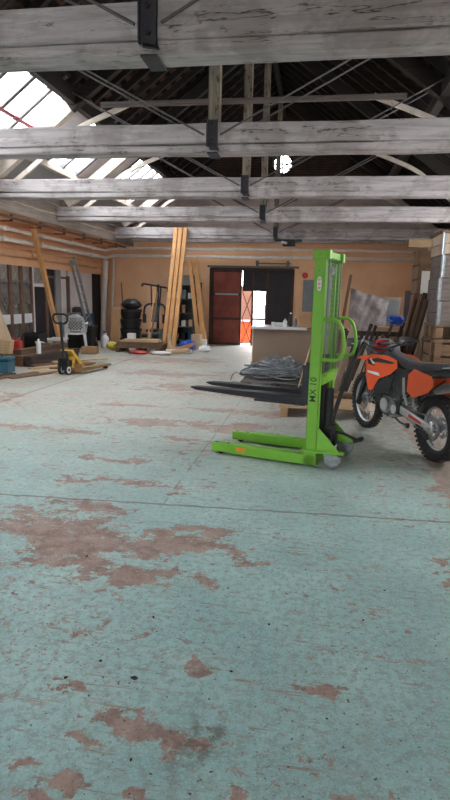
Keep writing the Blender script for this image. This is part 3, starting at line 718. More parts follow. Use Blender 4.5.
# ------------------------------------------------------------------ left partition
def partition():
    k = len(BAYS)+2
    edges = [(-1, 1), (1, 3), (3, 5), (5, 7), (7, 9), (9, 10.6), (10.6, 11.75), (11.75, 12.24), (12.24, 12.74), (12.74, 13.26)]
    for (a, b) in edges:
        w = sroot('window_%d' % k, (-7.05, (a+b)/2, 0)); k += 1
        m = MB()
        for y in (a+.03, b-.03): m.bx(-7.1, -7.0, y-.035, y+.035, 0, 2.15)
        m.build('mullion', 'brown_post', w, world=True)
        m = MB(); m.bx(-7.09, -7.01, a, b, .80, 1.02); m.bx(-7.09, -7.01, a, b, 0, .22); m.build('white_rail', 'white_plastic', w, world=True)
        m = MB(); m.bx(-7.09, -7.02, a, b, 1.76, 1.82); m.build('transom', 'grey_paint', w, world=True)
        m = MB(); m.bx(-7.055, -7.045, a+.05, b-.05, .22, .8); m.bx(-7.055, -7.045, a+.05, b-.05, 1.02, 1.76); m.build('clear_pane', 'glass_grey', w, world=True)
        m = MB(); m.bx(-7.055, -7.045, a+.05, b-.05, 1.82, 2.15); m.build('frosted_pane', 'glass_frost', w, world=True)
    d = sroot('door_2', (-7.05, 13.6, 0))
    m = MB(); m.bx(-7.1, -7.0, 13.26, 13.34, 0, 2.15); m.bx(-7.1, -7.0, 13.34, 14.0, 1.68, 1.76); m.build('door_frame', 'white_panel', d, world=True)
    m = MB(); m.bx(-7.1, -7.0, 13.96, 14.06, 0, 2.15); m.build('door_jamb', 'brown_post', d, world=True)
    m = MB(); m.bx(-7.08, -7.04, 13.34, 13.96, 0.02, 1.68); m.build('doorway_shade', 'black_door', d, world=True)  # flat black sheet laid in for the shade of the open doorway
    m = MB(); m.bx(-7.055, -7.045, 13.34, 13.96, 1.76, 2.15); m.build('frosted_pane', 'glass_frost', d, world=True)
    m = MB(); m.bx(-7.15, -7.05, 14.06, 14.55, 0, 2.15); m.bx(-7.2, -7.1, 17.15, 18, 0, 2.15); m.build('wall_left_dark', 'black_door', kind='structure')
    m = MB(); m.bx(-7.15, -7.0, 14.55, 14.85, 0, 2.15); m.build('trim_4', 'plaster_grey', kind='structure')
    m = MB(); m.bx(-7.12, -7.05, 14.85, 15.28, 0, 2.15); m.bx(-7.12, -7.05, 15.42, 17.15, 0, 2.15); m.build('wall_left_panel', 'white_panel', kind='structure')
    m = MB(); m.bx(-7.1, -7.0, 15.28, 15.42, 0, 2.0); m.bx(-7.08, -7.02, 14.1, 15.3, 1.92, 1.98); m.build('trim_5', 'brown_post', kind='structure')
partition()

# ------------------------------------------------------------------ generic builders
def plank(name, label, cat, p0, p1, w, t, mat, up=(0, 1, 0), group=None, twist=0):
    """one board from its foot p0 to its top p1; w across, t along 'up'"""
    p0, p1 = V(p0), V(p1); m = MB(); m.beam((0, 0, 0), p1-p0, w, t, up)
    z = min(v.co.z for v in m.bm.verts); o = m.build(name, mat, bevel=min(.006, t*.2)); o.location = p0 - V((0, 0, z if abs(p0.z) < .02 else 0))
    return tag(o, label, cat, group)
def boxthing(name, label, cat, c, d, mat, rotz=0, group=None, bevel=.008):
    """open-topped or closed box standing on z=c[2]"""
    m = MB(); m.box((0, 0, d[2]/2), d); o = m.build(name, mat, bevel=bevel); o.location = c; o.rotation_euler.z = rotz
    return tag(o, label, cat, group)
def pallet(label, c, rotz, lx=1.2, ly=.8, mat='pallet', group=None):
    t = thing('wooden_pallet', label, 'pallet', c, rotz, group)
    for i in range(7):
        m = MB(); y = -ly/2+ly*(i+.5)/7; m.bx(-lx/2, lx/2, y-ly/7*.4, y+ly/7*.4, .122, .144); m.build('top_board', mat, t, bevel=.003)
    for i in range(3):
        x = -lx/2+.07+(lx-.14)*i/2
        m = MB(); m.bx(x-.05, x+.05, -ly/2, ly/2, .1, .121); m.build('stringer_board', mat, t, bevel=.003)
        m = MB(); m.bx(x-.05, x+.05, -ly/2, ly/2, 0, .02); m.build('bottom_board', mat, t, bevel=.003)
        for j in range(3):
            y = -ly/2+.07+(ly-.14)*j/2; m = MB(); m.bx(x-.05, x+.05, y-.07, y+.07, .021, .099); m.build('block', mat, t, bevel=.003)
    return t

# ------------------------------------------------------------------ the green stacker
def stacker():
    T = thing('pallet_stacker', 'bright green manual pallet stacker with black forks marked MX 10', 'pallet stacker', (.089, 5.456, 0), math.atan2(.259, -.966))
    y0 = .265
    for s in (1, -1):
        m = MB(); w = .052                                   # C-section mast column, open to the inside
        m.bx(-w, w, s*y0-.006+s*.028, s*y0+.006+s*.028, .02, 1.985)
        m.bx(-w, -w+.012, s*y0-.034, s*y0+.034, .02, 1.985); m.bx(w-.012, w, s*y0-.034, s*y0+.034, .02, 1.985)
        col = m.build('mast_column', 'green', T, bevel=.003)
        if s == 1:
            Mx = Matrix.Translation((0.004, y0+.0352, .74)) @ Matrix.Rotation(PI, 4, 'Z') @ Matrix.Rotation(PI/2, 4, 'X') @ Matrix.Rotation(PI/2, 4, 'Z')
            text_mesh('lettering', 'MX 10', .085, 'decal_black', col, Mx)
            m = MB(); P = []
            for k in range(24):
                a = 2*PI*k/24; P.append((.02*abs(math.cos(a))**.7*(1 if math.cos(a) > 0 else -1), y0+.0345, 1.70+.062*abs(math.sin(a))**.7*(1 if math.sin(a) > 0 else -1)))
            m.prism(P, (0, .0012, 0)); dc = m.build('decal', 'white_decal', col, smooth=False)
            m = MB()
            for zz in (1.738, 1.70, 1.665):
                m.lathe([(.006, 0), (.011, 0), (.011, .001), (.006, .001)], (0, y0+.0358, zz), 'Y', 16, True)
            m.build('decal_print', 'decal_red', dc)
            for zz in (1.815, 1.955):
                m = MB(); m.cyl((0, y0+.034, zz), (0, y0+.05, zz), .013, seg=6); m.build('bolt', 'green_dark', col)
        m = MB(); m.bx(-.03, .02, s*.205-.02, s*.205+.02, .12, 1.90); m.build('inner_mast_rail', 'green', T, bevel=.003)
        # straddle leg with stepped roller end
        m = MB(); m.bx(-.06, .80, s*y0-.045, s*y0+.045, .018, .118); m.bx(.78, 1.03, s*y0-.04, s*y0+.04, .022, .110)
        lg = m.build('straddle_leg', 'green', T, bevel=.006)
        m = MB(); m.cyl((.93, s*y0-.03, .041), (.93, s*y0+.03, .041), .04, seg=18); m.build('load_roller', 'rubber', lg)
        for xx in (.86, .99):
            m = MB(); m.cyl((xx, s*y0, .108), (xx, s*y0, .1115), .017, seg=14); m.build('pin_hole', 'black', lg)
        if s == 1:
            m = MB(); m.bx(.66, .76, s*y0+.0445, s*y0+.0462, .05, .095); m.build('sticker', 'decal_orange', lg)
        # rear gusset and castor plate
        m = MB(); yy = s*y0
        m.prism([(-.05, yy+.02, .165), (-.05, yy+.02, .40), (-.27, yy+.02, .175), (-.27, yy+.02, .165)], (0, .012, 0))
        m.prism([(.09, yy-.06, .155), (.09, yy+.06, .155), (-.06, yy+.09, .155), (-.31, yy+.05, .155), (-.31, yy-.05, .155), (-.06, yy-.06, .155)], (0, 0, .012))
        m.build('gusset', 'green', T, bevel=.002)
        c = (-.17, yy, 0); m = MB()
        m.lathe([(0, -.018), (.058, -.018), (.075, -.012), (.075, .012), (.058, .018), (0, .018)], (c[0]-.03, c[1], .075), 'Y', 24)
        wh = m.build('castor_wheel', 'grey_paint', T)
        m = MB(); m.lathe([(.076, -.016), (.079, -.008), (.079, .008), (.076, .016)], (c[0]-.03, c[1], .079-.004), 'Y', 24, True); m.build('tyre', 'grey_paint', wh)
        m = MB()
        for q in (-1, 1):
            m.prism([(c[0]+.05, c[1]+q*.030, .155), (c[0]-.07, c[1]+q*.030, .155), (c[0]-.11, c[1]+q*.030, .11), (c[0]-.09, c[1]+q*.030, .05), (c[0]-.03, c[1]+q*.030, .03), (c[0]+.03, c[1]+q*.030, .06)], (0, q*.006, 0))
        m.bx(c[0]-.07, c[0]+.05, c[1]-.036, c[1]+.036, .138, .155); m.cyl((c[0]-.03, c[1]-.05, .075), (c[0]-.03, c[1]+.05, .075), .012, seg=10)
        m.bx(c[0]-.12, c[0]-.06, c[1]-.034, c[1]+.034, .07, .135); m.build('castor_fork', 'zinc', T, bevel=.002)
        # operator handle
        zt, zb = 1.385, 1.02
        P = smooth_path([(-.045, yy, zt), (-.13, yy, zt), (-.185, yy, zt-.02), (-.225, yy, zt-.09), (-.245, yy, zt-.2), (-.24, yy, zb+.06), (-.205, yy, zb+.012), (-.14, yy, zb), (-.045, yy, zb)], 4)
        m = MB(); m.tube(P, .016, 12); m.build('handle', 'green', T)
        # fork: tapering blade, heel and upright
        fy = s*.185 - .03; m = MB(); z1 = .655
        m.hexa([(.10, fy-.075, z1-.085), (1.27, fy-.05, z1-.042), (1.27, fy+.05, z1-.042), (.10, fy+.075, z1-.085), (.10, fy-.075, z1), (1.27, fy-.05, z1-.008), (1.27, fy+.05, z1-.008), (.10, fy+.075, z1)])
        m.hexa([(1.27, fy-.05, z1-.042), (1.34, fy-.03, z1-.026), (1.34, fy+.03, z1-.026), (1.27, fy+.05, z1-.042), (1.27, fy-.05, z1-.008), (1.34, fy-.03, z1-.014), (1.34, fy+.03, z1-.014), (1.27, fy+.05, z1-.008)])
        m.bx(.10, .135, fy-.075, fy+.075, z1-.02, .95); m.bx(.1, .62, fy-.06, fy+.06, z1-.092, z1-.07)
        m.build('fork', 'steel_black', T, bevel=.004)
    m = MB(); m.bx(.055, .10, -.27, .235, .60, .70); m.bx(.055, .10, -.27, .235, .86, .96)
    for yy in (-.255, .22): m.bx(.055, .1, yy-.02, yy+.02, .58, .98)
    m.build('fork_carriage', 'steel_black', T, bevel=.003)
    m = MB()
    for yy in (-.15, .12): m.cyl((.03, yy-.05, .75), (.03, yy+.05, .75), .035, seg=14)
    m.bx(-.0, .06, -.2, .2, .66, .72); m.build('carriage_roller', 'zinc', T)
    m = MB(); m.bx(-.055, .06, -.31, .31, 1.93, 1.99); m.bx(-.085, .07, .23, .305, 1.915, 1.995); m.bx(-.085, .07, -.305, -.23, 1.915, 1.995); m.build('top_crossbar', 'green', T, bevel=.004)
    m = MB(); m.bx(-.065, -.045, -.24, .24, .78, .88); m.bx(-.10, -.05, -.24, .24, .865, .885); m.build('cross_plate', 'green', T, bevel=.003)
    m = MB(); m.bx(-.055, .06, -.31, .31, .02, .13); m.build('base_crossmember', 'green', T, bevel=.004)
    m = MB(); m.cyl((-.02, 0, .12), (-.02, 0, 1.05), .035, seg=16); m.build('lift_cylinder', 'black', T)
    m = MB(); m.cyl((-.02, 0, 1.05), (-.02, 0, 1.80), .018, seg=12); m.build('piston_rod', 'steel', T)
    m = MB(); m.bx(-.05, .03, -.06, .06, 1.80, 1.84)
    for yy in (-.05, .05): m.cyl((-.02, yy-.012, 1.83), (-.02, yy+.012, 1.83), .04, seg=16)
    m.build('chain_pulley', 'steel', T)
    for yy in (-.05, .05):
        m = MB()
        for k in range(42): m.box((.022, yy, .75+k*.026), (.012, .012 if k % 2 else .018, .027))
        m.build('lift_chain', 'zinc', T)
    # wire guard on the operator's side
    m = MB(); xg = -.066
    for k in range(10): y = -.235+.47*k/9; m.bx(xg-.0015, xg+.0015, y-.0015, y+.0015, .90, 1.93)
    for k in range(24): z = .9+1.03*k/23; m.bx(xg-.003, xg, -.235, .235, z-.001, z+.001)
    for y in (-.236, .236): m.bx(xg-.006, xg+.006, y-.006, y+.006, .885, 1.93)
    m.build('wire_guard', 'guard', T, smooth=False)
    # hydraulic pump, tiller and foot pedal
    m = MB(); m.bx(-.14, -.05, -.10, .08, .13, .34); m.cyl((-.08, -.01, .34), (-.08, -.01, .72), .04, seg=14); m.cyl((-.10, .07, .2), (-.10, .15, .2), .05, seg=14)
    m.bx(-.17, -.12, -.05, .03, .16, .28); m.build('hydraulic_pump', 'moto_black', T, bevel=.006)
    m = MB(); m.tube(smooth_path([(-.10, -.01, .30), (-.14, -.015, .50), (-.25, -.03, .90), (-.30, -.04, 1.04)], 4), .021, 10)
    m.bx(-.15, -.07, -.06, .04, .28, .36); tl = m.build('tiller', 'black', T)
    m = MB(); m.tube(smooth_path([(-.30, -.04, 1.03), (-.32, .04, 1.09), (-.345, .055, 1.17), (-.355, -.04, 1.20), (-.345, -.14, 1.17), (-.32, -.12, 1.09), (-.30, -.04, 1.03)], 4), .014, 8); m.build('tiller_grip', 'black', tl)
    m = MB(); m.tube(smooth_path([(-.13, -.08, .28), (-.22, -.11, .26), (-.34, -.13, .21)], 3), .016, 8); m.box((-.36, -.13, .21), (.09, .11, .03), (0, .35, 0)); m.build('foot_pedal', 'black', T, bevel=.004)
stacker()

# ------------------------------------------------------------------ the dirt bike
def bike():
    dx, dy = -.387, .922
    T = thing('dirt_bike', 'orange and black dirt bike parked beside the green stacker', 'motorcycle', (1.25, 5.68, .0), 0, None, (-.02, 0, math.atan2(dy, dx)))
    def wheel(x, Rt, rt, knob, front):
        c = V((x, 0, Rt+rt)); W = Rt+rt
        m = MB(); prof = [((Rt)+rt*math.cos(a)*1.0, rt*1.15*math.sin(a)) for a in [2*PI*k/12 for k in range(12)]]
        m.lathe(prof, c, 'Y', 48, True)
        n = 44 if front else 40
        for k in range(n):
            for j, off in enumerate((-.62, 0, .62)):
                a = 2*PI*(k+(.5 if j == 1 else 0))/n
                rr = W*(.985 if off else 1.0); d = V((math.cos(a), 0, math.sin(a))); tg = V((-math.sin(a), 0, math.cos(a)))
                p = c+d*(rr-.004)+V((0, off*rt*1.25, 0)); q = []
                for sz in (-1, 1):
                    for sx, sy in ((-1, -1), (1, -1), (1, 1), (-1, 1)): q.append(p+d*knob*.5*sz+tg*sx*knob*.62+V((0, sy*rt*.24, 0)))
                m.hexa(q)
        ty = m.build('tyre', 'rubber', T)
        rr = Rt-rt*.75
        m = MB(); m.lathe([(rr+.012, -.032), (rr+.016, -.03), (rr-.004, -.014), (rr-.010, 0), (rr-.004, .014), (rr+.016, .03), (rr+.012, .032), (rr-.012, .016), (rr-.02, 0), (rr-.012, -.016)], c, 'Y', 48, True)
        rim = m.build('rim', 'alu', T)
        m = MB()
        for k in range(32):
            a = 2*PI*k/32; b = a+(.55 if k % 2 else -.55); s = .028 if (k//2) % 2 else -.028
            m.cyl(c+V((.035*math.cos(b), s, .035*math.sin(b))), c+V(((rr-.012)*math.cos(a), 0, (rr-.012)*math.sin(a))), .0022, seg=5)
        m.build('spokes', 'steel', rim)
        m = MB(); m.lathe([(0, -.07), (.022, -.07), (.022, -.045), (.045, -.04), (.03, -.02), (.03, .02), (.045, .04), (.022, .045), (.022, .07), (0, .07)], c, 'Y', 24); m.build('hub', 'engine', rim)
        rd = .125 if front else .105; sd = .062 if front else -.055
        m = MB(); m.lathe([(rd, sd-.002), (rd, sd+.002), (rd-.03, sd+.002), (rd-.03, sd-.002)], c, 'Y', 32, True)
        for k in range(6):
            a = 2*PI*k/6; m.beam(c+V((.04*math.cos(a), sd, .04*math.sin(a))), c+V(((rd-.02)*math.cos(a+.3), sd, (rd-.02)*math.sin(a+.3))), .004, .014, (0, 1, 0))
        m.build('brake_disc', 'steel', rim)
        return c
    rc = wheel(0, .272, .058, .020, False); fc = wheel(1.46, .305, .043, .016, True)
    # sprocket and chain, left side
    m = MB(); m.lathe([(.105, .058), (.105, .064), (.075, .064), (.075, .058)], rc, 'Y', 40, True)
    for k in range(40):
        a = 2*PI*k/40; m.box(rc+V((.108*math.cos(a), .061, .108*math.sin(a))), (.009, .006, .009), (0, -a, 0))
    for k in range(6):
        a = 2*PI*k/6; m.beam(rc+V((.03*math.cos(a), .061, .03*math.sin(a))), rc+V((.08*math.cos(a), .061, .08*math.sin(a))), .006, .02, (0, 1, 0))
    m.build('sprocket', 'steel', T)
    m = MB(); path = []
    for k in range(17): a = PI/2+PI*k/16; path.append(rc+V((.112*math.cos(a), .061, .112*math.sin(a))))
    sp = V((.56, .061, .40))
    for k in range(9): a = -PI/2+PI*k/8; path.append(sp+V((.035*math.cos(a), 0, .035*math.sin(a))))
    m.tube(path, .007, 6, True); m.build('chain', 'engine', T)
    # swingarm
    m = MB()
    for s in (-1, 1):
        m.hexa([(-.06, s*.095-.014, .30), (.52, s*.10-.018, .38), (.52, s*.10+.018, .38), (-.06, s*.095+.014, .30), (-.06, s*.095-.014, .36), (.52, s*.10-.018, .47), (.52, s*.10+.018, .47), (-.06, s*.095+.014, .36)])
    m.bx(.40, .50, -.1, .1, .38, .45); sw = m.build('swingarm', 'alu', T, bevel=.008)
    m = MB(); m.hexa([(.12, .111, .345), (.34, .119, .38), (.34, .121, .38), (.12, .113, .345), (.12, .111, .372), (.34, .119, .412), (.34, .121, .412), (.12, .113, .372)]); m.build('swingarm_decal', 'moto_red', sw)
    m = MB(); m.cyl((0, -.12, .33), (0, .12, .33), .014, seg=10); m.cyl((0, .115, .33), (0, .128, .33), .022, seg=6); m.build('rear_axle', 'steel', T)
    m = MB(); m.prism([(.06, .05, .20), (.20, .05, .24), (.22, .05, .30), (.05, .05, .26)], (0, .03, 0)); m.build('chain_guide', 'moto_black', T)
    # frame, sub-frame
    m = MB()
    for s in (-1, 1):
        m.tube(smooth_path([(1.12, 0, .92), (1.08, s*.04, .80), (1.00, s*.09, .50), (.92, s*.10, .34), (.70, s*.11, .31), (.55, s*.11, .36), (.52, s*.11, .55), (.54, s*.10, .74)], 3), .017, 8)
        m.tube(smooth_path([(1.12, 0, .90), (.85, s*.08, .80), (.54, s*.10, .74)], 4), .019, 8)
        m.tube([(.54, s*.09, .74), (.1, s*.085, .83), (-.12, s*.06, .86)], .012, 8); m.tube([(.52, s*.10, .52), (.05, s*.085, .80)], .012, 8)
    m.cyl((1.16, 0, .80), (1.10, 0, .97), .03, seg=14); m.build('frame', 'moto_black', T)
    # engine
    m = MB(); m.bx(.60, .90, -.11, .11, .32, .52); m.cyl((.82, -.13, .42), (.82, .13, .42), .09, seg=20); m.cyl((.64, -.12, .43), (.64, .14, .43), .075, seg=20)
    m.beam((.78, 0, .50), (.86, 0, .74), .15, .15, (1, 0, 0)); m.beam((.86, 0, .72), (.875, 0, .79), .12, .13, (1, 0, 0))
    for k in range(5): m.beam((.80+k*.011, 0, .56+k*.035), (.802+k*.011, 0, .566+k*.035), .18, .18, (1, 0, 0))
    en = m.build('engine', 'engine', T, bevel=.006)
    m = MB(); m.cyl((.82, .13, .42), (.82, .142, .42), .075, seg=20); m.build('engine_cover', 'alu', en); m = MB(); m.cyl((.60, .14, .41), (.60, .15, .41), .05, seg=16); m.build('engine_cover', 'alu', en)
    m = MB(); m.tube(smooth_path([(.93, -.02, .70), (1.05, -.06, .60), (1.08, -.12, .42), (.95, -.14, .32), (.75, -.15, .38), (.5, -.15, .56), (.3, -.16, .66)], 5), [.022+.028*math.sin(min(1, i/30)*PI) for i in range(31)], 12); m.build('exhaust_pipe', 'engine', T)
    m = MB(); m.cyl((.28, -.16, .66), (-.20, -.15, .80), .048, seg=18); m.cyl((-.20, -.15, .80), (-.26, -.15, .82), .03, .022, seg=14); m.build('silencer', 'alu', T)
    # radiator and carburettor hoses
    for s in (-1, 1):
        m = MB(); m.box((1.0, s*.135, .72), (.05, .10, .24), (0, .28, 0)); m.build('radiator', 'moto_black', T)
    m = MB(); m.tube(smooth_path([(.98, .12, .62), (.92, .13, .56), (.88, .09, .66)], 4), .014, 8); m.build('hose', 'moto_black', T); m = MB(); m.tube(smooth_path([(1.0, .10, .84), (.93, .10, .80), (.89, .06, .77)], 4), .014, 8); m.build('hose', 'moto_black', T)
    m = MB(); m.cyl((.62, 0, .62), (.76, 0, .62), .045, seg=14); m.build('carburettor', 'engine', T)
    # forks, clamps, front axle
    ax = V((-.46, 0, .89)).normalized()                       # fork direction, from axle up
    base = fc+V((.035, 0, 0))
    for s in (-1, 1):
        b = base+V((-.02, s*.095, 0))
        m = MB(); m.cyl(b-ax*.03, b+ax*.30, .024, seg=14); m.cyl(b-ax*.05+V((-.0, 0, 0)), b+ax*.06, .030, seg=14); fl = m.build('fork_leg', 'moto_black', T)
        m = MB(); m.cyl(b+ax*.28, b+ax*.70, .029, seg=14); m.build('upper_tube', 'engine', fl)
        m = MB(); m.prism([b+V((.05, s*.02, -.05)), b+ax*.33+V((.045, s*.02, 0)), b+ax*.36+V((0, s*.028, 0)), b+ax*.30+V((-.045, s*.03, 0)), b+V((-.03, s*.03, .03))], (0, s*.012, 0)); m.build('fork_guard', 'moto_black', fl)
    m = MB()
    for d in (.50, .68): m.beam(base+ax*d+V((.0, -.13, 0)), base+ax*d+V((0, .13, 0)), .07, .035, ax)
    m.build('triple_clamp', 'moto_black', T, bevel=.006)
    m = MB(); m.cyl(fc+V((0, -.11, 0)), fc+V((0, .11, 0)), .012, seg=10); m.beam(fc+V((.02, .07, .02)), fc+V((-.10, .075, .10)), .03, .05, (0, 1, 0)); m.build('front_axle', 'zinc', T)
    # handlebar
    hb = base+ax*.72
    m = MB(); P = smooth_path([hb+V((-.10, -.40, .115)), hb+V((-.06, -.26, .10)), hb+V((.0, -.10, .03)), hb+V((0.0, .10, .03)), hb+V((-.06, .26, .10)), hb+V((-.10, .40, .115))], 5); m.tube(P, .012, 10)
    m.tube([hb+V((-.035, -.18, .085)), hb+V((-.035, .18, .085))], .008, 8); bar = m.build('handlebar', 'moto_black', T)
    for s in (-1, 1):
        m = MB(); m.cyl(hb+V((-.065, s*.28, .102)), hb+V((-.10, s*.41, .116)), .019, seg=12); m.build('grip', 'black', bar)
        m = MB(); m.tube([hb+V((-.05, s*.25, .09)), hb+V((.01, s*.28, .08)), hb+V((-.01, s*.40, .09))], .007, 8); m.box(hb+V((-.03, s*.23, .10)), (.05, .05, .04)); m.build('lever', 'zinc', bar)
        m = MB(); m.sheet(lambda u, v, s=s: hb+V((.035+.03*math.sin(u*PI), s*(.23+.2*u), .05+.10*v)), 6, 4, .004); m.build('hand_guard', 'moto_black', bar)
    m = MB(); m.box(hb+V((-.035, 0, .085)), (.05, .16, .04)); m.build('bar_pad', 'moto_black', bar, bevel=.015)
    # number plate / headlamp mask and front mudguard
    m = MB(); m.sheet(lambda u, v: base+ax*(.50+.36*v)+V((.06+.04*math.sin(u*PI)-.0*v, (u-.5)*(.10+.12*v*(1.6-v)), 0)), 8, 6, .006); m.build('headlamp_mask', 'moto_red', T)
    m = MB()
    def fender(u, v):
        a = R(150-118*u); x = fc.x+.42*math.cos(a)*1.05; z = .835-.025+.075*math.sin(PI*u)-.08*max(0, .45-u)
        x = .98+.72*u; z = .85+.06*math.sin(PI*(.15+.75*u))-.10*(1-u)**2*.6
        w = (.075+.03*math.sin(PI*u))*(1-.45*max(0, u-.7)/.3)
        return V((x, (v-.5)*2*w, z-.035*(2*abs(v-.5))**2))
    m.sheet(fender, 16, 8, .004); m.build('front_mudguard', 'moto_orange', T)
    # tank and shrouds
    m = MB()
    sec = [(1.10, .04, .94, .80), (1.0, .10, 1.0, .78), (.88, .125, 1.0, .74), (.74, .11, .97, .74), (.60, .08, .92, .76)]
    rings = []
    for (x, w, zt, zb) in sec:
        rings.append([m.bm.verts.new((x, yy, zz)) for yy, zz in ((-w, zb), (-w, (zb+zt)/2+.03), (-w*.7, zt-.015), (0, zt), (w*.7, zt-.015), (w, (zb+zt)/2+.03), (w, zb))])
    for i in range(len(rings)-1):
        for k in range(7): m.bm.faces.new((rings[i][k], rings[i][(k+1) % 7], rings[i+1][(k+1) % 7], rings[i+1][k]))
    m.bm.faces.new(rings[0]); m.bm.faces.new(rings[-1]); m.build('fuel_tank', 'moto_black', T)
    m = MB(); m.cyl((.96, 0, .99), (.96, 0, 1.025), .035, seg=14); m.build('fuel_cap', 'moto_black', T)
    for s in (-1, 1):
        def shr(x, z): return V((x, s*(.135+.075*max(0, min(1, (x-.72)/.4))), z))
        m = MB(); m.prism([shr(.58, .86), shr(.72, .77), shr(.90, .70), shr(1.0, .555), shr(1.07, .55), shr(1.12, .72), shr(1.13, .90), shr(1.05, .965), shr(.80, .975), shr(.60, .94)], (0, s*.008, 0)); sh = m.build('tank_shroud', 'moto_orange', T, bevel=.003)
        off = V((0, s*.0095, 0)); e = (0, s*.002, 0)
        m = MB(); m.prism([shr(.62, .915)+off, shr(.72, .85)+off, shr(.88, .825)+off, shr(1.08, .85)+off, shr(1.10, .90)+off, shr(.92, .935)+off], e); m.build('black_graphic', 'moto_black', sh)
        off = V((0, s*.012, 0))
        for q in range(3):
            x = .70+.13*q; m = MB(); m.prism([shr(x, .87)+off, shr(x+.04, .855)+off, shr(x+.10, .91)+off, shr(x+.06, .915)+off], e); m.build('white_slash', 'white_decal', sh)
        off = V((0, s*.0095, 0)); m = MB(); m.prism([shr(.80, .765)+off, shr(.90, .735)+off, shr(1.09, .75)+off, shr(1.09, .775)+off], e); m.build('white_stripe', 'white_decal', sh)
        m = MB(); m.prism([shr(.62, .79), shr(.88, .69), shr(.99, .555), shr(.90, .52), shr(.70, .60)], (0, s*.006, 0)); m.build('radiator_cover', 'moto_black', T, bevel=.003)
        # side number panel
        m = MB(); m.prism([(.34, s*.15, .65), (.20, s*.16, .61), (-.06, s*.175, .70), (-.14, s*.175, .77), (-.10, s*.17, .87), (.22, s*.155, .90), (.33, s*.15, .83)], (0, s*.01, 0)); m.build('side_panel', 'moto_orange', T, bevel=.006)
        m = MB(); m.prism([(.62, s*.12, .87), (.36, s*.125, .87), (.34, s*.13, .62), (.50, s*.12, .56), (.66, s*.12, .72)], (0, s*.008, 0)); m.build('air_box_cover', 'moto_black', T, bevel=.004)
    # seat and rear mudguard
    m = MB(); sec = [(.84, .05, 1.015, .94), (.70, .07, .98, .88), (.48, .085, .95, .86), (.22, .095, .96, .87), (-.04, .085, .985, .91), (-.14, .06, .995, .94)]
    rings = [[m.bm.verts.new((x, yy, zz)) for yy, zz in ((-w, zb), (-w, zt-.03), (-w*.75, zt-.006), (0, zt), (w*.75, zt-.006), (w, zt-.03), (w, zb))] for (x, w, zt, zb) in sec]
    for i in range(len(rings)-1):
        for k in range(7): m.bm.faces.new((rings[i][k], rings[i][(k+1) % 7], rings[i+1][(k+1) % 7], rings[i+1][k]))
    m.bm.faces.new(rings[0]); m.bm.faces.new(rings[-1]); m.build('seat', 'seat', T)
    m = MB(); m.sheet(lambda u, v: V((.20-.80*u, (v-.5)*(.24-.06*u),   .90+.07*u-.02*u*u-.05*(2*abs(v-.5))**3)), 14, 8, .006); rm = m.build('rear_mudguard', 'moto_black', T)
    m = MB(); m.sheet(lambda u, v: V((-.12-.40*u, (v-.5)*(.16-.05*u),   .948+.055*u)), 6, 4, .004); m.build('mudguard_top', 'white_plastic', rm)
    m = MB(); m.bx(-.50, -.44, -.045, .045, .89, .93); m.build('tail_lamp', 'moto_red', T, bevel=.008)
    # shock, side stand, foot peg, brake hose
    m = MB(); m.cyl((.44, 0, .44), (.50, 0, .74), .022, seg=12)
    sp = [(.44+.06*k/60+.045*math.cos(k*.9), .045*math.sin(k*.9), .46+.25*k/60) for k in range(60)]; m.tube(sp, .006, 6); m.build('shock', 'zinc', T)
    m = MB(); m.tube([(.56, .14, .33), (.44, .15, .30), (.30, .155, .30)], .011, 8); m.box((.29, .155, .30), (.03, .03, .05)); m.build('side_stand', 'moto_black', T)
    for s in (-1, 1):
        m = MB(); m.box((.50, s*.19, .36), (.045, .10, .022)); m.build('foot_peg', 'zinc', T)
    m = MB(); m.tube(smooth_path([(.66, .13, .42), (.72, .16, .36), (.80, .17, .37)], 4), .008, 8); m.build('gear_lever', 'zinc', T)
    m = MB(); m.tube([(.36, .13, .50), (.42, .14, .62), (.44, .14, .78)], .015, 8); m.build('frame_guard', 'alu', T)
bike()

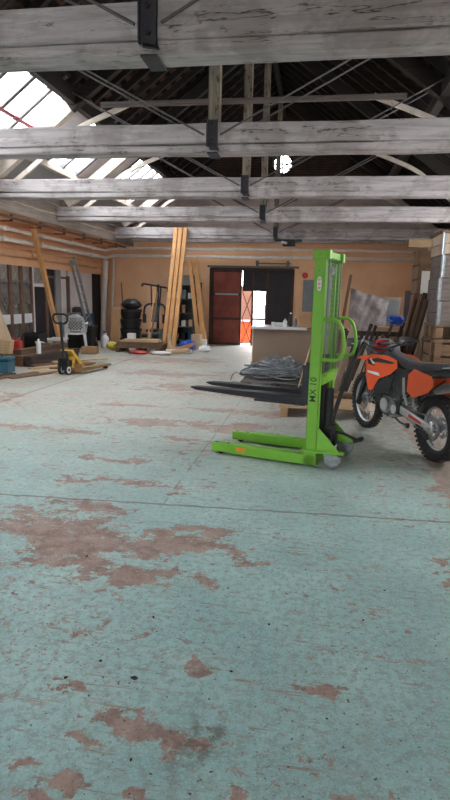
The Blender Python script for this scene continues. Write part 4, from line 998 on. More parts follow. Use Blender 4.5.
# ------------------------------------------------------------------ middle of the hall
def counter():
    t = thing('counter', 'beige brown counter with a white overhanging worktop', 'counter', (-.3, 13.3, 0))
    m = MB(); m.bx(-1.46, .85, 13.3, 13.95, 0, .82); m.build('counter_body', 'counter', t, world=True, bevel=.006)
    m = MB(); m.bx(-1.5, -.2, 13.15, 13.99, .82, .88); m.build('worktop', 'counter_top', t, world=True, bevel=.008)
    m = MB(); m.bx(-.18, .87, 13.27, 13.97, .82, .85); m.build('board_top', 'card', t, world=True, bevel=.004)
    m = MB(); m.bx(-1.475, -1.455, 13.29, 13.96, 0, .82); m.build('edge_strip', 'card_pale', t, world=True)
    boxthing('box', 'brown cardboard box on the counter beside the stacker mast', 'box', (-.22, 13.55, .88), (.34, .3, .28), 'card')
    def bottle(label, x, y, h, r, mat, cap='white_plastic'):
        b = thing('bottle', label, 'bottle', (x, y, .88)); m = MB()
        m.lathe([(0, 0), (r, 0), (r, h*.6), (r*.9, h*.68), (r*.4, h*.8), (r*.4, h*.9), (0, h*.9)], seg=14); m.build('bottle_body', mat, b)
        m = MB(); m.lathe([(0, h*.9), (r*.5, h*.9), (r*.5, h), (0, h)], seg=12); m.build('cap', cap, b)
    bottle('tall dark bottle with white cap on the counter', -.60, 13.5, .33, .045, 'black'); bottle('white squat bottle on the counter worktop', -.72, 13.4, .2, .05, 'white_plastic', 'red'); bottle('grey spray can on the counter worktop', -.48, 13.45, .24, .034, 'grey_paint')
    t = thing('mug', 'small pale mug alone on the counter worktop', 'mug', (-1.0, 13.45, .88)); m = MB(); m.lathe([(0, 0), (.045, 0), (.05, .1), (.044, .1), (.04, .01), (0, .01)], seg=16); m.build('cup', 'white_plastic', t)
    m = MB(); m.tube(smooth_path([(.045, 0, .08), (.08, 0, .07), (.08, 0, .03), (.043, 0, .02)], 3), .007, 6); m.build('mug_handle', 'white_plastic', t)
    boxthing('box', 'low white tray of oddments on the worktop', 'tray', (-.85, 13.7, .88), (.3, .2, .08), 'paper')
counter()

def cables():
    pallet('grey dusty pallet under the tangle of grey cables', (-.65, 9.95, 0), 0, 1.15, 1.15, 'grey_plank')
    m = MB(); rnd = random.Random(5)
    for k in range(80):
        a0 = rnd.uniform(0, 2*PI); f = rnd.uniform(.25, 1); cx, cy = rnd.uniform(-.12, .12), rnd.uniform(-.1, .1); P = []
        rx, ry = .60*f, .5*f; hz = .03+.34*(1-f*.85)+rnd.uniform(-.03, .05)
        n = 16; span = rnd.uniform(2.5, 6.0)
        for i in range(n):
            a = a0+span*i/n; P.append(V((cx+rx*math.cos(a)*(1+.10*math.sin(3*a+k)), cy+ry*math.sin(a), max(.012, hz+.05*math.sin(2.3*a+k)+rnd.uniform(-.02, .02)))))
        m.tube(smooth_path(P, 2), rnd.choice((.008, .011, .015)), 6)
    m.tube(smooth_path([(-.4, -.1, .06), (-.6, -.2, .04), (-.7, -.15, .08), (-.82, .1, .03), (-.9, .3, -.12)], 5), .008, 6)
    tag(m.build('cable_heap', 'cable', loc=None), 'big tangled heap of grey cable on a pallet behind the forks', 'cables', None, 'stuff').location = (-.62, 9.95, .146)
    pallet('raw wooden pallet on the floor right behind the stacker mast', (.22, 7.75, 0), 0, 1.3, .8)
    m = MB(); m.lathe([(0, 0), (.13, 0), (.14, .03), (.08, .05), (.07, .09), (0, .1)], seg=20); o = m.build('coil', 'black'); o.location = (-.2, 7.6, .146); tag(o, 'black round base lying on the raw pallet under the forks', 'base')
    m = MB(); m.tube(smooth_path([(.16*math.cos(a*.7), .16*math.sin(a*.7), .02+.006*a) for a in range(28)], 2), .014, 8); o = m.build('hose_coil', 'black'); o.location = (.12, 7.8, .15); tag(o, 'black hose coil on the raw pallet near the mast', 'hose')
    plank('lath', 'thin pale lath sticking up behind the fork carriage', 'lath', (-.26, 9.05, .0), (-.06, 9.3, .82), .02, .022, 'pine_x')
cables()

def wall_fittings():
    t = thing('electric_cabinet', 'grey wall cabinet beside the stacker mast top on the orange wall', 'cabinet', (-.22, YB, 1.13))
    m = MB(); m.bx(-.45, .05, YB-.22, YB-.005, 1.13, 2.10); m.build('cabinet_body', 'grey_paint', t, world=True, bevel=.01)
    m = MB(); m.bx(-.43, .03, YB-.235, YB-.22, 1.15, 2.08); m.build('cabinet_door', 'grey_paint', t, world=True, bevel=.005)
    t = thing('alarm_bell', 'small red alarm bell on the orange wall above grey cabinet', 'bell', (-.41, YB, 2.24)); m = MB(); m.lathe([(0, -.09), (.05, -.085), (.085, -.05), (.09, -.02), (.05, -.003)], (0, 0, 0), 'Y', 20); m.build('bell_dome', 'red', t)
    t = thing('floodlight', 'small black and white fitting hung under the farthest tie beam', 'lamp', (-.9, 16.15, 3.14))
    m = MB(); m.bx(-1.25, -.5, 16.1, 16.2, 3.08, 3.14); m.build('mount_bar', 'steel_black', t, world=True)
    m = MB(); m.box((-.85, 16.08, 3.02), (.34, .14, .13), (.3, 0, 0)); m.build('lamp_housing', 'steel_black', t, world=True, bevel=.01)
    m = MB(); m.box((-.98, 16.0, 3.04), (.16, .08, .05), (.3, .2, 0)); m.build('lamp_glass', 'white_plastic', t, world=True)
    m = MB(); m.bx(2.86, 3.0, YB-.14, YB-.005, 0, 3.0); m.build('trim_6', 'door_frame', kind='structure')
wall_fittings()

# ------------------------------------------------------------------ against the end wall, left of the door
def end_wall_stuff():
    G = 'tall new orange timbers leaning on the tie beam'
    for k, (x0, x1, dy) in enumerate(((-4.22, -4.07, 0), (-4.09, -3.94, .02), (-3.96, -3.81, .05))):
        plank('timber', ['leftmost of three tall new timbers leaning on the farthest tie beam', 'middle of three tall new timbers leaning on the farthest tie beam', 'rightmost of three tall new timbers leaning on the farthest tie beam'][k], 'timber', (x0, 15.4+dy, 0), (x1, 16.16+dy, 3.42), .11, .09, 'pine', (0, 1, 0), G)
    plank('batten', 'thin brown batten standing beside the three tall new timbers', 'batten', (-4.62, 15.3, 0), (-4.55, 15.9, 1.6), .05, .04, 'oak'); plank('batten', 'short orange batten with forked end next to tall timbers', 'batten', (-4.72, 15.35, 0), (-4.62, 15.95, 1.75), .035, .035, 'pine')
    # steel shelf cabinet
    t = thing('shelf_cabinet', 'dark grey open steel shelf cabinet against the orange end wall', 'cabinet', (-4.1, 17.6, 0))
    m = MB(); x0, x1, ya, yb = -4.5, -3.80, 17.35, 17.9
    m.bx(x0, x0+.03, ya, yb, 0, 2.12); m.bx(x1-.03, x1, ya, yb, 0, 2.12); m.bx(x0, x1, yb-.02, yb, 0, 2.12); m.bx(x0, x1, ya, yb, 2.09, 2.12); m.build('cabinet_body', 'cabinet', t, world=True)
    m = MB(); m.bx(x0, x1, ya-.01, yb, 1.86, 2.16); m.build('top_panel', 'grey_paint', t, world=True, bevel=.006)
    SH = (.12, .55, .98, 1.42)
    for z in SH:
        m = MB(); m.bx(x0+.03, x1-.03, ya, yb-.02, z, z+.025); m.build('shelf', 'cabinet', t, world=True)
    r = random.Random(3); cols = ['card', 'white_plastic', 'black', 'grey_paint', 'teal', 'paper', 'red', 'card_pale']
    nm = {'card': 'brown', 'white_plastic': 'white', 'black': 'black', 'grey_paint': 'grey', 'teal': 'teal', 'paper': 'off-white', 'red': 'red', 'card_pale': 'pale brown'}
    lev = ['bottom shelf', 'second shelf', 'third shelf', 'top shelf']; pos = ['left end', 'middle', 'right end']
    for i, z in enumerate(SH):
        for j in range(3):
            c = cols[(i*3+j*2) % 8]
            boxthing('box', '%s small box on the %s of the steel cabinet, %s' % (nm[c], lev[i], pos[j]), 'box', (-4.36+.21*j, 17.6, z+.027), (r.uniform(.11, .16), .25, r.uniform(.1, .28)), c, r.uniform(-.1, .1), 'boxes in the steel cabinet')
    plank('plank', 'black edged panel leaning right of the steel cabinet', 'plank', (-3.70, 17.3, 0), (-3.70, 17.92, 1.95), .08, .04, 'dark_plank', (0, 1, 0))
    plank('plank', 'pale long plank leaning left of the red door, its foot nearest the door', 'plank', (-3.33, 16.8, 0), (-3.78, 17.40, 2.70), .15, .05, 'pine', (0, 1, 0)); plank('plank', 'second pale long plank leaning between steel cabinet and red door', 'plank', (-3.50, 16.8, 0), (-3.95, 17.38, 2.64), .12, .04, 'pine', (0, 1, 0))
    boxthing('box', 'small white patterned carton on the floor left of red door', 'box', (-3.30, 16.55, 0), (.17, .17, .26), 'paper')
    # home gym
    t = thing('home_gym', 'black home gym frame with a grey back pad against orange wall', 'exercise machine', (-4.75, 16.3, 0))
    X0, X1, Y0 = -5.02, -4.42, 16.3
    m = MB(); m.tube([(-4.72, Y0+.25, .05), (-4.72, Y0+.25, 1.85)], .04, 10); m.bx(-5.05, -4.35, Y0-.5, Y0-.42, 0, .06); m.bx(-4.76, -4.68, Y0-.5, Y0+.3, .0, .06); m.bx(-5.0, -4.4, Y0+.2, Y0+.3, 0, .06)
    m.build('frame', 'steel_black', t, world=True)
    m = MB(); m.beam((-5.1, Y0, 1.86), (-4.32, Y0, 1.74), .05, .05); m.beam((-5.1, Y0+.02, 1.86), (-5.1, Y0-.12, 1.80), .05, .05); m.beam((-4.32, Y0, 1.74), (-4.32, Y0-.12, 1.66), .05, .05); m.tube([(-4.86, Y0, 1.82), (-4.84, Y0, 1.2)], .022, 8); m.tube([(-4.56, Y0, 1.78), (-4.6, Y0, 1.2)], .022, 8); m.build('lat_bar', 'steel_black', t, world=True)
    m = MB(); m.box((-4.72, Y0-.02, 1.02), (.22, .08, .55), (-.15, .05, 0)); m.build('back_pad', 'grey_fabric', t, world=True, bevel=.02)
    m = MB(); m.box((-4.72, Y0-.35, .52), (.3, .4, .08)); m.build('seat_pad', 'black', t, world=True, bevel=.02)
    for s in (-1, 1):
        m = MB(); m.tube(smooth_path([(-4.72, Y0, 1.28), (-4.72+s*.22, Y0-.05, 1.26), (-4.72+s*.32, Y0-.1, 1.12), (-4.72+s*.30, Y0-.15, .72)], 4), .03, 8); m.cyl((-4.72+s*.30, Y0-.15, .98), (-4.72+s*.30, Y0-.15, .72), .055, seg=12); m.build('press_arm', 'steel_black', t, world=True)
        m = MB(); m.cyl((-4.72+s*.06, Y0-.6, .38), (-4.72+s*.24, Y0-.6, .38), .06, seg=12); m.build('leg_roller', 'black', t, world=True)
    m = MB(); m.tube([(-4.72, Y0-.3, .48), (-4.72, Y0-.6, .38), (-4.72, Y0-.62, .12)], .025, 8); m.build('leg_lever', 'white_plastic', t, world=True)
    for k in range(8):
        m = MB(); m.bx(-4.86, -4.58, Y0+.14, Y0+.34, .1+k*.055, .148+k*.055); m.build('weight_plate', 'zinc', t, world=True)
    m = MB(); m.cyl((-4.22, Y0+.2, 0), (-4.22, Y0+.2, 1.7), .02, seg=8); tag(m.build('pole', 'oak', loc=(-4.22, Y0+.2, 0)), 'thin brown upright pole beside the home gym', 'pole')
    # stacked black tubs with a bag
    for k in range(4):
        m = MB(); z = .28*k; m.lathe([(0, 0), (.27, 0), (.31, .20), (.33, .21), (.33, .26), (.30, .26), (.27, .03), (0, .03)], seg=24); o = m.build('tub', 'black'); o.location = (-5.42, 16.1, z)
        tag(o, 'black plastic tub in the stack beside home gym, %s' % ['lowest of four', 'second from the floor', 'third from the floor', 'topmost under the black sack'][k], 'tub', 'stacked black tubs')
    m = MB(); m.blob((0, 0, .13), (.62, .5, .32), jit=.10); o = m.build('sack', 'black'); o.location = (-5.40, 16.1, 1.12); tag(o, 'black plastic sack lying on the stacked black tubs', 'sack')
    plank('panel', 'narrow brown cardboard panel standing left of the black tubs', 'panel', (-5.72, 15.55, 0), (-5.74, 15.75, 1.16), .27, .02, 'card', (0, 1, 0))
    plank('pole', 'thin pole leaning on the orange wall near far corner', 'pole', (-6.05, 17.4, 0), (-6.35, 17.92, 1.9), .03, .03, 'oak')
    # pallet with boards
    pallet('low wooden pallet loaded with boards in front of home gym', (-4.70, 14.86, 0), 0, 1.25, .8, 'oak'); z = .146
    for k in range(6):
        mt = ['oak', 'mid_plank', 'oak', 'mid_plank', 'ply', 'pine_x'][k]; lx = [1.35, 1.3, 1.3, 1.2, 1.1, .95][k]; h = .032
        m = MB(); m.bx(-lx/2, lx/2, -.3+.02*k, .3-.03*k, 0, h); o = m.build('board', mat=mt, bevel=.004); o.location = (-4.72+.02*(k % 3), 14.84, z); o.rotation_euler.z = [.02, -.03, .01, .05, -.06, .08][k]; z += h+.001
        tag(o, 'flat wooden board on the low pallet by home gym, %s' % ['lowest of six', 'second from below', 'third from below', 'third from the top', 'second from the top', 'topmost'][k], 'board', 'boards on the low pallet')
    boxthing('box', 'pale blue and white tub on the boards by home gym', 'tub', (-4.98, 14.85, z), (.2, .18, .15), 'white_plastic')
    m = MB(); m.blob((0, 0, .12), (.36, .3, .24), jit=.12); o = m.build('sack', 'yellow_bag'); o.location = (-5.58, 14.95, 0); tag(o, 'crumpled yellow sack on the floor beside loaded low pallet', 'sack')
    t = thing('jug', 'white plastic jug on the floor in the far corner', 'jug', (-6.04, 15.6, 0)); m = MB(); m.lathe([(0, 0), (.11, 0), (.12, .22), (.10, .30), (.045, .36), (.045, .42), (0, .42)], seg=18); m.build('jug_body', 'white_plastic', t); m = MB(); m.lathe([(0, .42), (.05, .42), (.05, .47), (0, .47)], seg=14); m.build('jug_cap', 'blue', t)
    boxthing('box', 'brown cardboard carton at the foot of tall new timbers', 'box', (-4.45, 15.545, 0), (.26, .16, .30), 'card', 0); boxthing('box', 'pale carton between home gym and tall timbers', 'box', (-4.42, 17.05, 0), (.24, .24, .5), 'card_pale', 0)
    boxthing('box', 'upright brown carton beside the steel cabinet foot', 'box', (-3.42, 16.1, 0), (.26, .24, .44), 'card_pale', -.1)
    m = MB(); m.blob((0, 0, .14), (.5, .42, .32), jit=.13); o = m.build('sack', 'blue_bag'); o.location = (-3.58, 15.6, 0); o.rotation_euler.z = .4; tag(o, 'crumpled blue plastic sack on floor before the steel cabinet', 'sack')
    for k, (x, y, L_, a, mt, lb) in enumerate(((-3.62, 14.72, .7, .35, 'paper', 'rolled white paper tube lying across the floor junk'), (-3.5, 14.45, .5, -.2, 'card_pale', 'pale cardboard tube lying nearest the floor junk edge'), (-3.55, 15.05, .55, .5, 'card', 'brown cardboard tube propped on the floor junk'))):
        m = MB(); m.cyl((-L_/2, 0, .06), (L_/2, 0, .06+.08*k), .055, seg=14); o = m.build('paper_roll', mt); o.location = (x, y, .0); o.rotation_euler.z = a; tag(o, lb, 'roll')
    for k, (x, y, a, mt, lb) in enumerate(((-4.0, 14.25, .2, 'paper', 'flattened white paper sack on the floor before junk'), (-4.6, 14.22, -.1, 'red', 'flattened reddish sack on the floor before junk'), (-3.05, 15.45, .5, 'white_plastic', 'crumpled white sack beside the blue plastic sack'))):
        m = MB(); m.blob((0, 0, .045+.03*(k == 2)), (.55-.2*(k == 2), .32, .1+.12*(k == 2)), jit=.16); o = m.build('sack', mt); o.location = (x, y, .0); o.rotation_euler.z = a; tag(o, lb, 'sack')
    plank('board', 'pale board leaning against the loaded low pallet end', 'board', (-3.86, 15.0, 0), (-3.99, 15.0, .5), .2, .02, 'ply', (1, 0, 0))
end_wall_stuff()

# ------------------------------------------------------------------ left side of the hall
def left_side():
    plank('timber', 'tall orange timber leaning on the pipes of left wall', 'timber', (-6.50, 13.75, 0), (-6.52, 12.45, 3.05), .11, .09, 'pine', (1, 0, 0))
    plank('board', 'wide pale plywood board leaning at the left picture edge', 'board', (-6.62, 11.5, 0), (-6.95, 11.0, 1.72), .5, .03, 'ply', (1, 0, .2))
    # aluminium ladder
    t = thing('ladder', 'aluminium ladder leaning on the orange side wall', 'ladder', (-6.5, 15.9, 0))
    p0, p1 = V((0, 0, .03)), V((-.19, -.95, 2.48)); ax = (p1-p0).normalized(); sd = V((-.6, .2, 0)); sd = (sd-ax*sd.dot(ax)).normalized(); sd = V((-.02, 1, 0)); sd = (sd-ax*sd.dot(ax)).normalized()
    for s in (-1, 1):
        m = MB(); m.beam(p0+sd*s*.19, p1+sd*s*.14, .03, .075, ax.cross(sd)); m.build('stile', 'alu', t, bevel=.003)
        m = MB(); m.box(p0+sd*s*.19+V((0, 0, -.005)), (.05, .09, .05)); m.build('foot', 'black', t)
    n = 11
    for k in range(n):
        c = p0+(p1-p0)*((k+.7)/n); w = .19-.05*(k+.7)/n
        m = MB(); m.cyl(c-sd*w, c+sd*w, .016, seg=8); m.build('rung', 'alu', t)
    plank('board', 'flat blue board standing behind the aluminium ladder', 'board', (-6.9, 16.75, 0), (-6.99, 16.75, .92), .62, .03, 'blue', (1, 0, 0))
    # white monobloc chair, back towards the camera
    t = thing('plastic_chair', 'white plastic garden chair with a round perforated back', 'chair', (-6.36, 14.28, 0), R(25))
    t.scale = (1.16, 1.16, 1.16)
    m = MB(); W_ = .21
    def back(u, v):
        a = (u-.5)*2; zz = .40+.46*v; w = .225*math.sqrt(max(0.02, 1-(max(0, v-.45)/.56)**2.2))
        return V((a*w, -.20-.12*v+.05*a*a, zz))
    cells = 13
    G = {}
    for i in range(cells+1):
        for j in range(cells+1): G[i, j] = m.bm.verts.new(back(i/cells, j/cells))
    for i in range(cells):
        for j in range(cells):
            if 3 <= j <= 10 and 2 <= i <= 10 and (i+j) % 2 == 0: continue
            if j in (0, 1) and 3 <= i <= 9: continue
            m.bm.faces.new((G[i, j], G[i+1, j], G[i+1, j+1], G[i, j+1]))
    bmesh.ops.solidify(m.bm, geom=list(m.bm.faces), thickness=.012); m.build('backrest', 'white_plastic', t, smooth=False)
    m = MB(); m.sheet(lambda u, v: V(((u-.5)*.44, -.2+.43*v, .415+.02*(2*abs(u-.5))**2-.015*math.sin(v*PI))), 8, 8, .02); m.build('seat', 'white_plastic', t)
    for s in (-1, 1):
        for q, (y0, y1) in enumerate(((-.2, -.27), (.2, .26))):
            m = MB(); m.beam((s*.20, y0, .42), (s*.245, y1, 0.0), .06, .035, (0, 1, 0), .045, .03); m.build('leg', 'white_plastic', t)
        m = MB(); m.tube(smooth_path([(s*.21, -.26, .64), (s*.27, -.1, .66), (s*.27, .12, .64), (s*.24, .22, .42)], 4), .022, 8); m.build('armrest', 'white_plastic', t)
    # boxes and bins behind it
    t = thing('crate', 'white plastic crate left of the white garden chair', 'crate', (-6.40, 13.3, 0)); m = MB(); a, b, h, w = .19, .14, .42, .015
    m.bx(-a, a, -b, b, 0, .02); m.bx(-a, a, -b, -b+w, 0, h); m.bx(-a, a, b-w, b, 0, h); m.bx(-a, -a+w, -b, b, 0, h); m.bx(a-w, a, -b, b, 0, h); m.build('crate_body', 'white_plastic', t); m = MB(); m.bx(-a-.02, a+.02, -b-.02, -b, h-.05, h+.01); m.bx(-a-.02, a+.02, b, b+.02, h-.05, h+.01); m.build('rim', 'white_plastic', t)
    t = thing('wheelie_bin', 'black wheeled bin right of the white garden chair', 'bin', (-6.28, 14.92, 0)); m = MB(); m.hexa([(-.15, -.15, .03), (.15, -.15, .03), (.15, .15, .03), (-.15, .15, .03), (-.2, -.2, .6), (.2, -.2, .6), (.2, .2, .6), (-.2, .2, .6)]); m.build('bin_body', 'black', t, bevel=.02)
    m = MB(); m.box((0, 0, .63), (.44, .44, .05)); m.build('lid', 'black', t, bevel=.015)
    for s in (-1, 1):
        m = MB(); m.cyl((s*.16, .17, .08), (s*.2, .17, .08), .08, seg=16); m.build('wheel', 'rubber', t)
    t = thing('black_box', 'second black bin standing behind the wheeled bin', 'bin', (-6.75, 15.1, 0)); m = MB(); m.hexa([(-.14, -.16, 0), (.14, -.16, 0), (.14, .16, 0), (-.14, .16, 0), (-.18, -.2, .7), (.18, -.2, .7), (.18, .2, .7), (-.18, .2, .7)]); m.build('bin_body', 'dark_grey', t, bevel=.02); m = MB(); m.box((0, 0, .73), (.4, .44, .05)); m.build('lid', 'black', t, bevel=.01)
    boxthing('box', 'grey metal box on top of the second black bin', 'box', (-6.75, 15.1, .757), (.28, .3, .24), 'grey_paint')
    boxthing('sack', 'dark green dusty sack standing by brown post', 'sack', (-6.85, 15.55, 0), (.26, .3, 1.15), 'dark_grey', 0, None, .08)
    t = thing('black_crate', 'black open plastic crate by the dark doorway', 'crate', (-6.80, 12.93, .0)); m = MB(); a, b, h = .2, .2, .56
    m.bx(-a, a, -b, b, 0, .03); m.bx(-a, a, -b, -b+.02, 0, h); m.bx(-a, a, b-.02, b, 0, h); m.bx(-a, -a+.02, -b, b, 0, h); m.bx(a-.02, a, -b, b, 0, h); m.build('crate_body', 'black', t, bevel=.01); m = MB(); m.box((0, -b-.01, h-.04), (a*2.06, .03, .05)); m.build('rim', 'dark_grey', t)
    boxthing('box', 'flat brown carton on floor at the foot of aluminium ladder', 'box', (-5.78, 13.85, 0), (.40, .30, .18), 'card', .15)
    # pallet truck
    t = thing('pallet_truck', 'yellow pallet truck with upright black handle', 'pallet truck', (-4.72, 10.15, 0), R(80))
    for s in (-1, 1):
        y = s*.19; m = MB(); m.hexa([(.10, y-.08, .05), (1.25, y-.06, .06), (1.25, y+.06, .06), (.10, y+.08, .05), (.10, y-.08, .13), (1.25, y-.06, .095), (1.25, y+.06, .095), (.10, y+.08, .13)])
        m.bx(.08, .13, y-.08, y+.08, .05, .20); f = m.build('fork', 'fork_brown', t, bevel=.006)
        m = MB(); m.cyl((1.1, y-.04, .04), (1.1, y+.04, .04), .04, seg=16); m.build('load_roller', 'rubber', f)
        m = MB(); m.lathe([(0, -.025), (.07, -.025), (.095, -.02), (.095, .02), (.07, .025), (0, .025)], (-.06, s*.07, .096), 'Y', 24); w = m.build('steer_wheel', 'rubber', t)
        m = MB(); m.lathe([(.03, -.027), (.068, -.027), (.068, .027), (.03, .027)], (-.06, s*.07, .096), 'Y', 20, True); m.build('wheel_disc', 'white_plastic', w)
    m = MB(); m.prism([(-.02, -.13, .46), (.05, -.13, .48), (.42, -.13, .13), (.34, -.13, .08)], (0, .26, 0)); m.bx(.02, .12, -.12, .12, .12, .34); m.build('body', 'yellow', t, bevel=.006)
    m = MB(); m.cyl((-.06, 0, .10), (-.06, 0, .46), .06, seg=16); m.bx(-.12, .05, -.11, .11, .17, .28); m.cyl((-.1, -.08, .30), (-.1, .08, .30), .04, seg=12); m.build('hydraulic_pump', 'black', t, bevel=.008)
    m = MB(); m.tube([(-.08, 0, .34), (-.12, 0, .66), (-.15, 0, 1.02)], .026, 10); h = m.build('handle_shaft', 'black', t)
    m = MB(); m.tube(smooth_path([(-.15, 0, 0.98), (-.15, .12, 1.00), (-.155, .16, 1.09), (-.16, .12, 1.15), (-.16, 0, 1.16), (-.16, -.12, 1.15), (-.155, -.16, 1.09), (-.15, -.12, 1.00), (-.15, 0, 0.98)], 4), .02, 8); m.build('handle_grip', 'black', h)
    # stacked timbers behind, planks on the floor
    r = random.Random(9); G = 'brown timbers stacked by the left partition'; z = 0
    for k in range(7):
        row, colm = k // 3, k % 3; wy = .19; hh = .11
        m = MB(); m.bx(-.1, .1, -1.0-.1*(k % 2), 1.0, 0, hh) ; o = m.build('timber', ['oak', 'mid_plank', 'dark_plank'][k % 3], bevel=.006); o.location = (-6.3+colm*.22+(.11 if row == 2 else 0), 12.0+r.uniform(-.1, .1), row*(hh+.002)); o.rotation_euler.z = R(-4)
        tag(o, 'heavy brown timber in the stack left of pallet truck, %s, %s' % (['bottom layer', 'middle layer', 'top layer'][row], ['against the wall', 'in the middle', 'nearest the aisle'][colm]), 'timber', G)
    for k in range(5):
        m = MB(); m.bx(-.35, .35, -.07, .07, 0, .055); o = m.build('timber', 'pine_x', bevel=.004); o.location = (-6.45+.012*k, 10.55, .125+.057*k if k else .125); o.location.z = .0+.057*k+.30
        tag(o, 'short pale sawn timber stacked above the teal box, %s' % ['lowest of five', 'second lowest', 'middle one', 'second highest', 'topmost'][k], 'timber', 'pale timbers at the left edge')
    boxthing('box', 'brown block base under the short pale sawn timbers', 'box', (-6.45, 10.55, 0), (.62, .3, .30), 'oak')
    t = thing('toolbox', 'teal blue plastic toolbox on floor at left edge', 'toolbox', (-6.08, 10.0, 0), .1); m = MB(); m.bx(-.28, .28, -.17, .17, 0, .24); m.build('box_body', 'teal', t, bevel=.015); m = MB(); m.bx(-.29, .29, -.18, .18, .245, .31); m.build('lid', 'teal', t, bevel=.015); m = MB(); m.tube([(-.1, 0, .31), (-.1, 0, .35), (.1, 0, .35), (.1, 0, .31)], .012, 8); m.build('carry_handle', 'black', t)
    t = thing('petrol_can', 'red petrol can on the brown timber stack', 'can', (-6.42, 11.35, .2262)); m = MB(); m.bx(-.11, .11, -.08, .08, 0, .28); m.build('can_body', 'red', t, bevel=.025); m = MB(); m.cyl((.05, 0, .28), (.05, 0, .33), .025, seg=12); m.tube([(-.08, 0, .28), (-.06, 0, .33), (.01, 0, .33)], .012, 8); m.build('can_handle', 'red', t)
    m = MB(); m.lathe([(0, 0), (.05, 0), (.05, .22), (.02, .28), (.02, .32), (0, .32)], seg=14); o = m.build('bottle', 'white_plastic'); o.location = (-5.96, 11.45, .2262); tag(o, 'white bottle beside the red petrol can', 'bottle')
    for k, (x, y, s1, mt, lb) in enumerate(((-6.1, 12.15, .4, 'grey_plank', 'grey offcut lying highest on brown timber stack'), (-6.2, 12.78, .4, 'pale_plank', 'pale offcut on the far end of brown timbers'), (-6.0, 12.55, .3, 'mid_plank', 'brown offcut lying crosswise on the brown timbers'), (-6.42, 12.4, .3, 'paper', 'white rag-like offcut on brown timbers near partition'))):
        m = MB(); m.box((0, 0, .03), (s1, .12, .05), (0, .05*k, 0)); o = m.build('offcut', mt, bevel=.004); o.location = (x, y, .345); o.rotation_euler.z = .5*k+.2; tag(o, lb, 'offcut')
    F = 'loose planks on the floor around the pallet truck'
    for k, (x, y, L_, a, mt, lb) in enumerate(((-5.48, 9.6, 1.1, 75, 'mid_plank', 'reddish brown loose plank lying nearest the camera at left'), (-5.18, 9.85, 1.2, 68, 'oak', 'brown loose plank lying beside the nearest reddish plank'), (-5.76, 9.42, .9, 80, 'dark_plank', 'dark loose plank on floor in front of the teal toolbox'),
                                              (-5.35, 11.2, 1.5, 62, 'pine_x', 'pale loose plank on floor behind the pallet truck wheels'), (-5.44, 11.5, 1.6, 66, 'mid_plank', 'worn loose plank lying beside brown timber stack'), (-5.15, 11.8, 1.3, 50, 'pine_x', 'short pale loose plank lying by the forks'), (-4.95, 10.9, .9, 15, 'oak', 'brown loose plank under the pallet truck forks'))):
        m = MB(); m.bx(-L_/2, L_/2, -.07, .07, 0, .028); o = m.build('plank', mt, bevel=.003); o.location = (x, y, .001+{4: .03, 5: .06}.get(k, 0)); o.rotation_euler.z = R(a); tag(o, lb, 'plank', F)
    m = MB(); m.blob((0, 0, .0), (1.0, .5, .03), 20, 6, .1); o = m.build('sawdust', 'pine_x'); o.location = (-5.0, 10.35, .008); tag(o, 'pale patch of sawdust on floor by pallet truck', 'sawdust', None, 'stuff')
left_side()

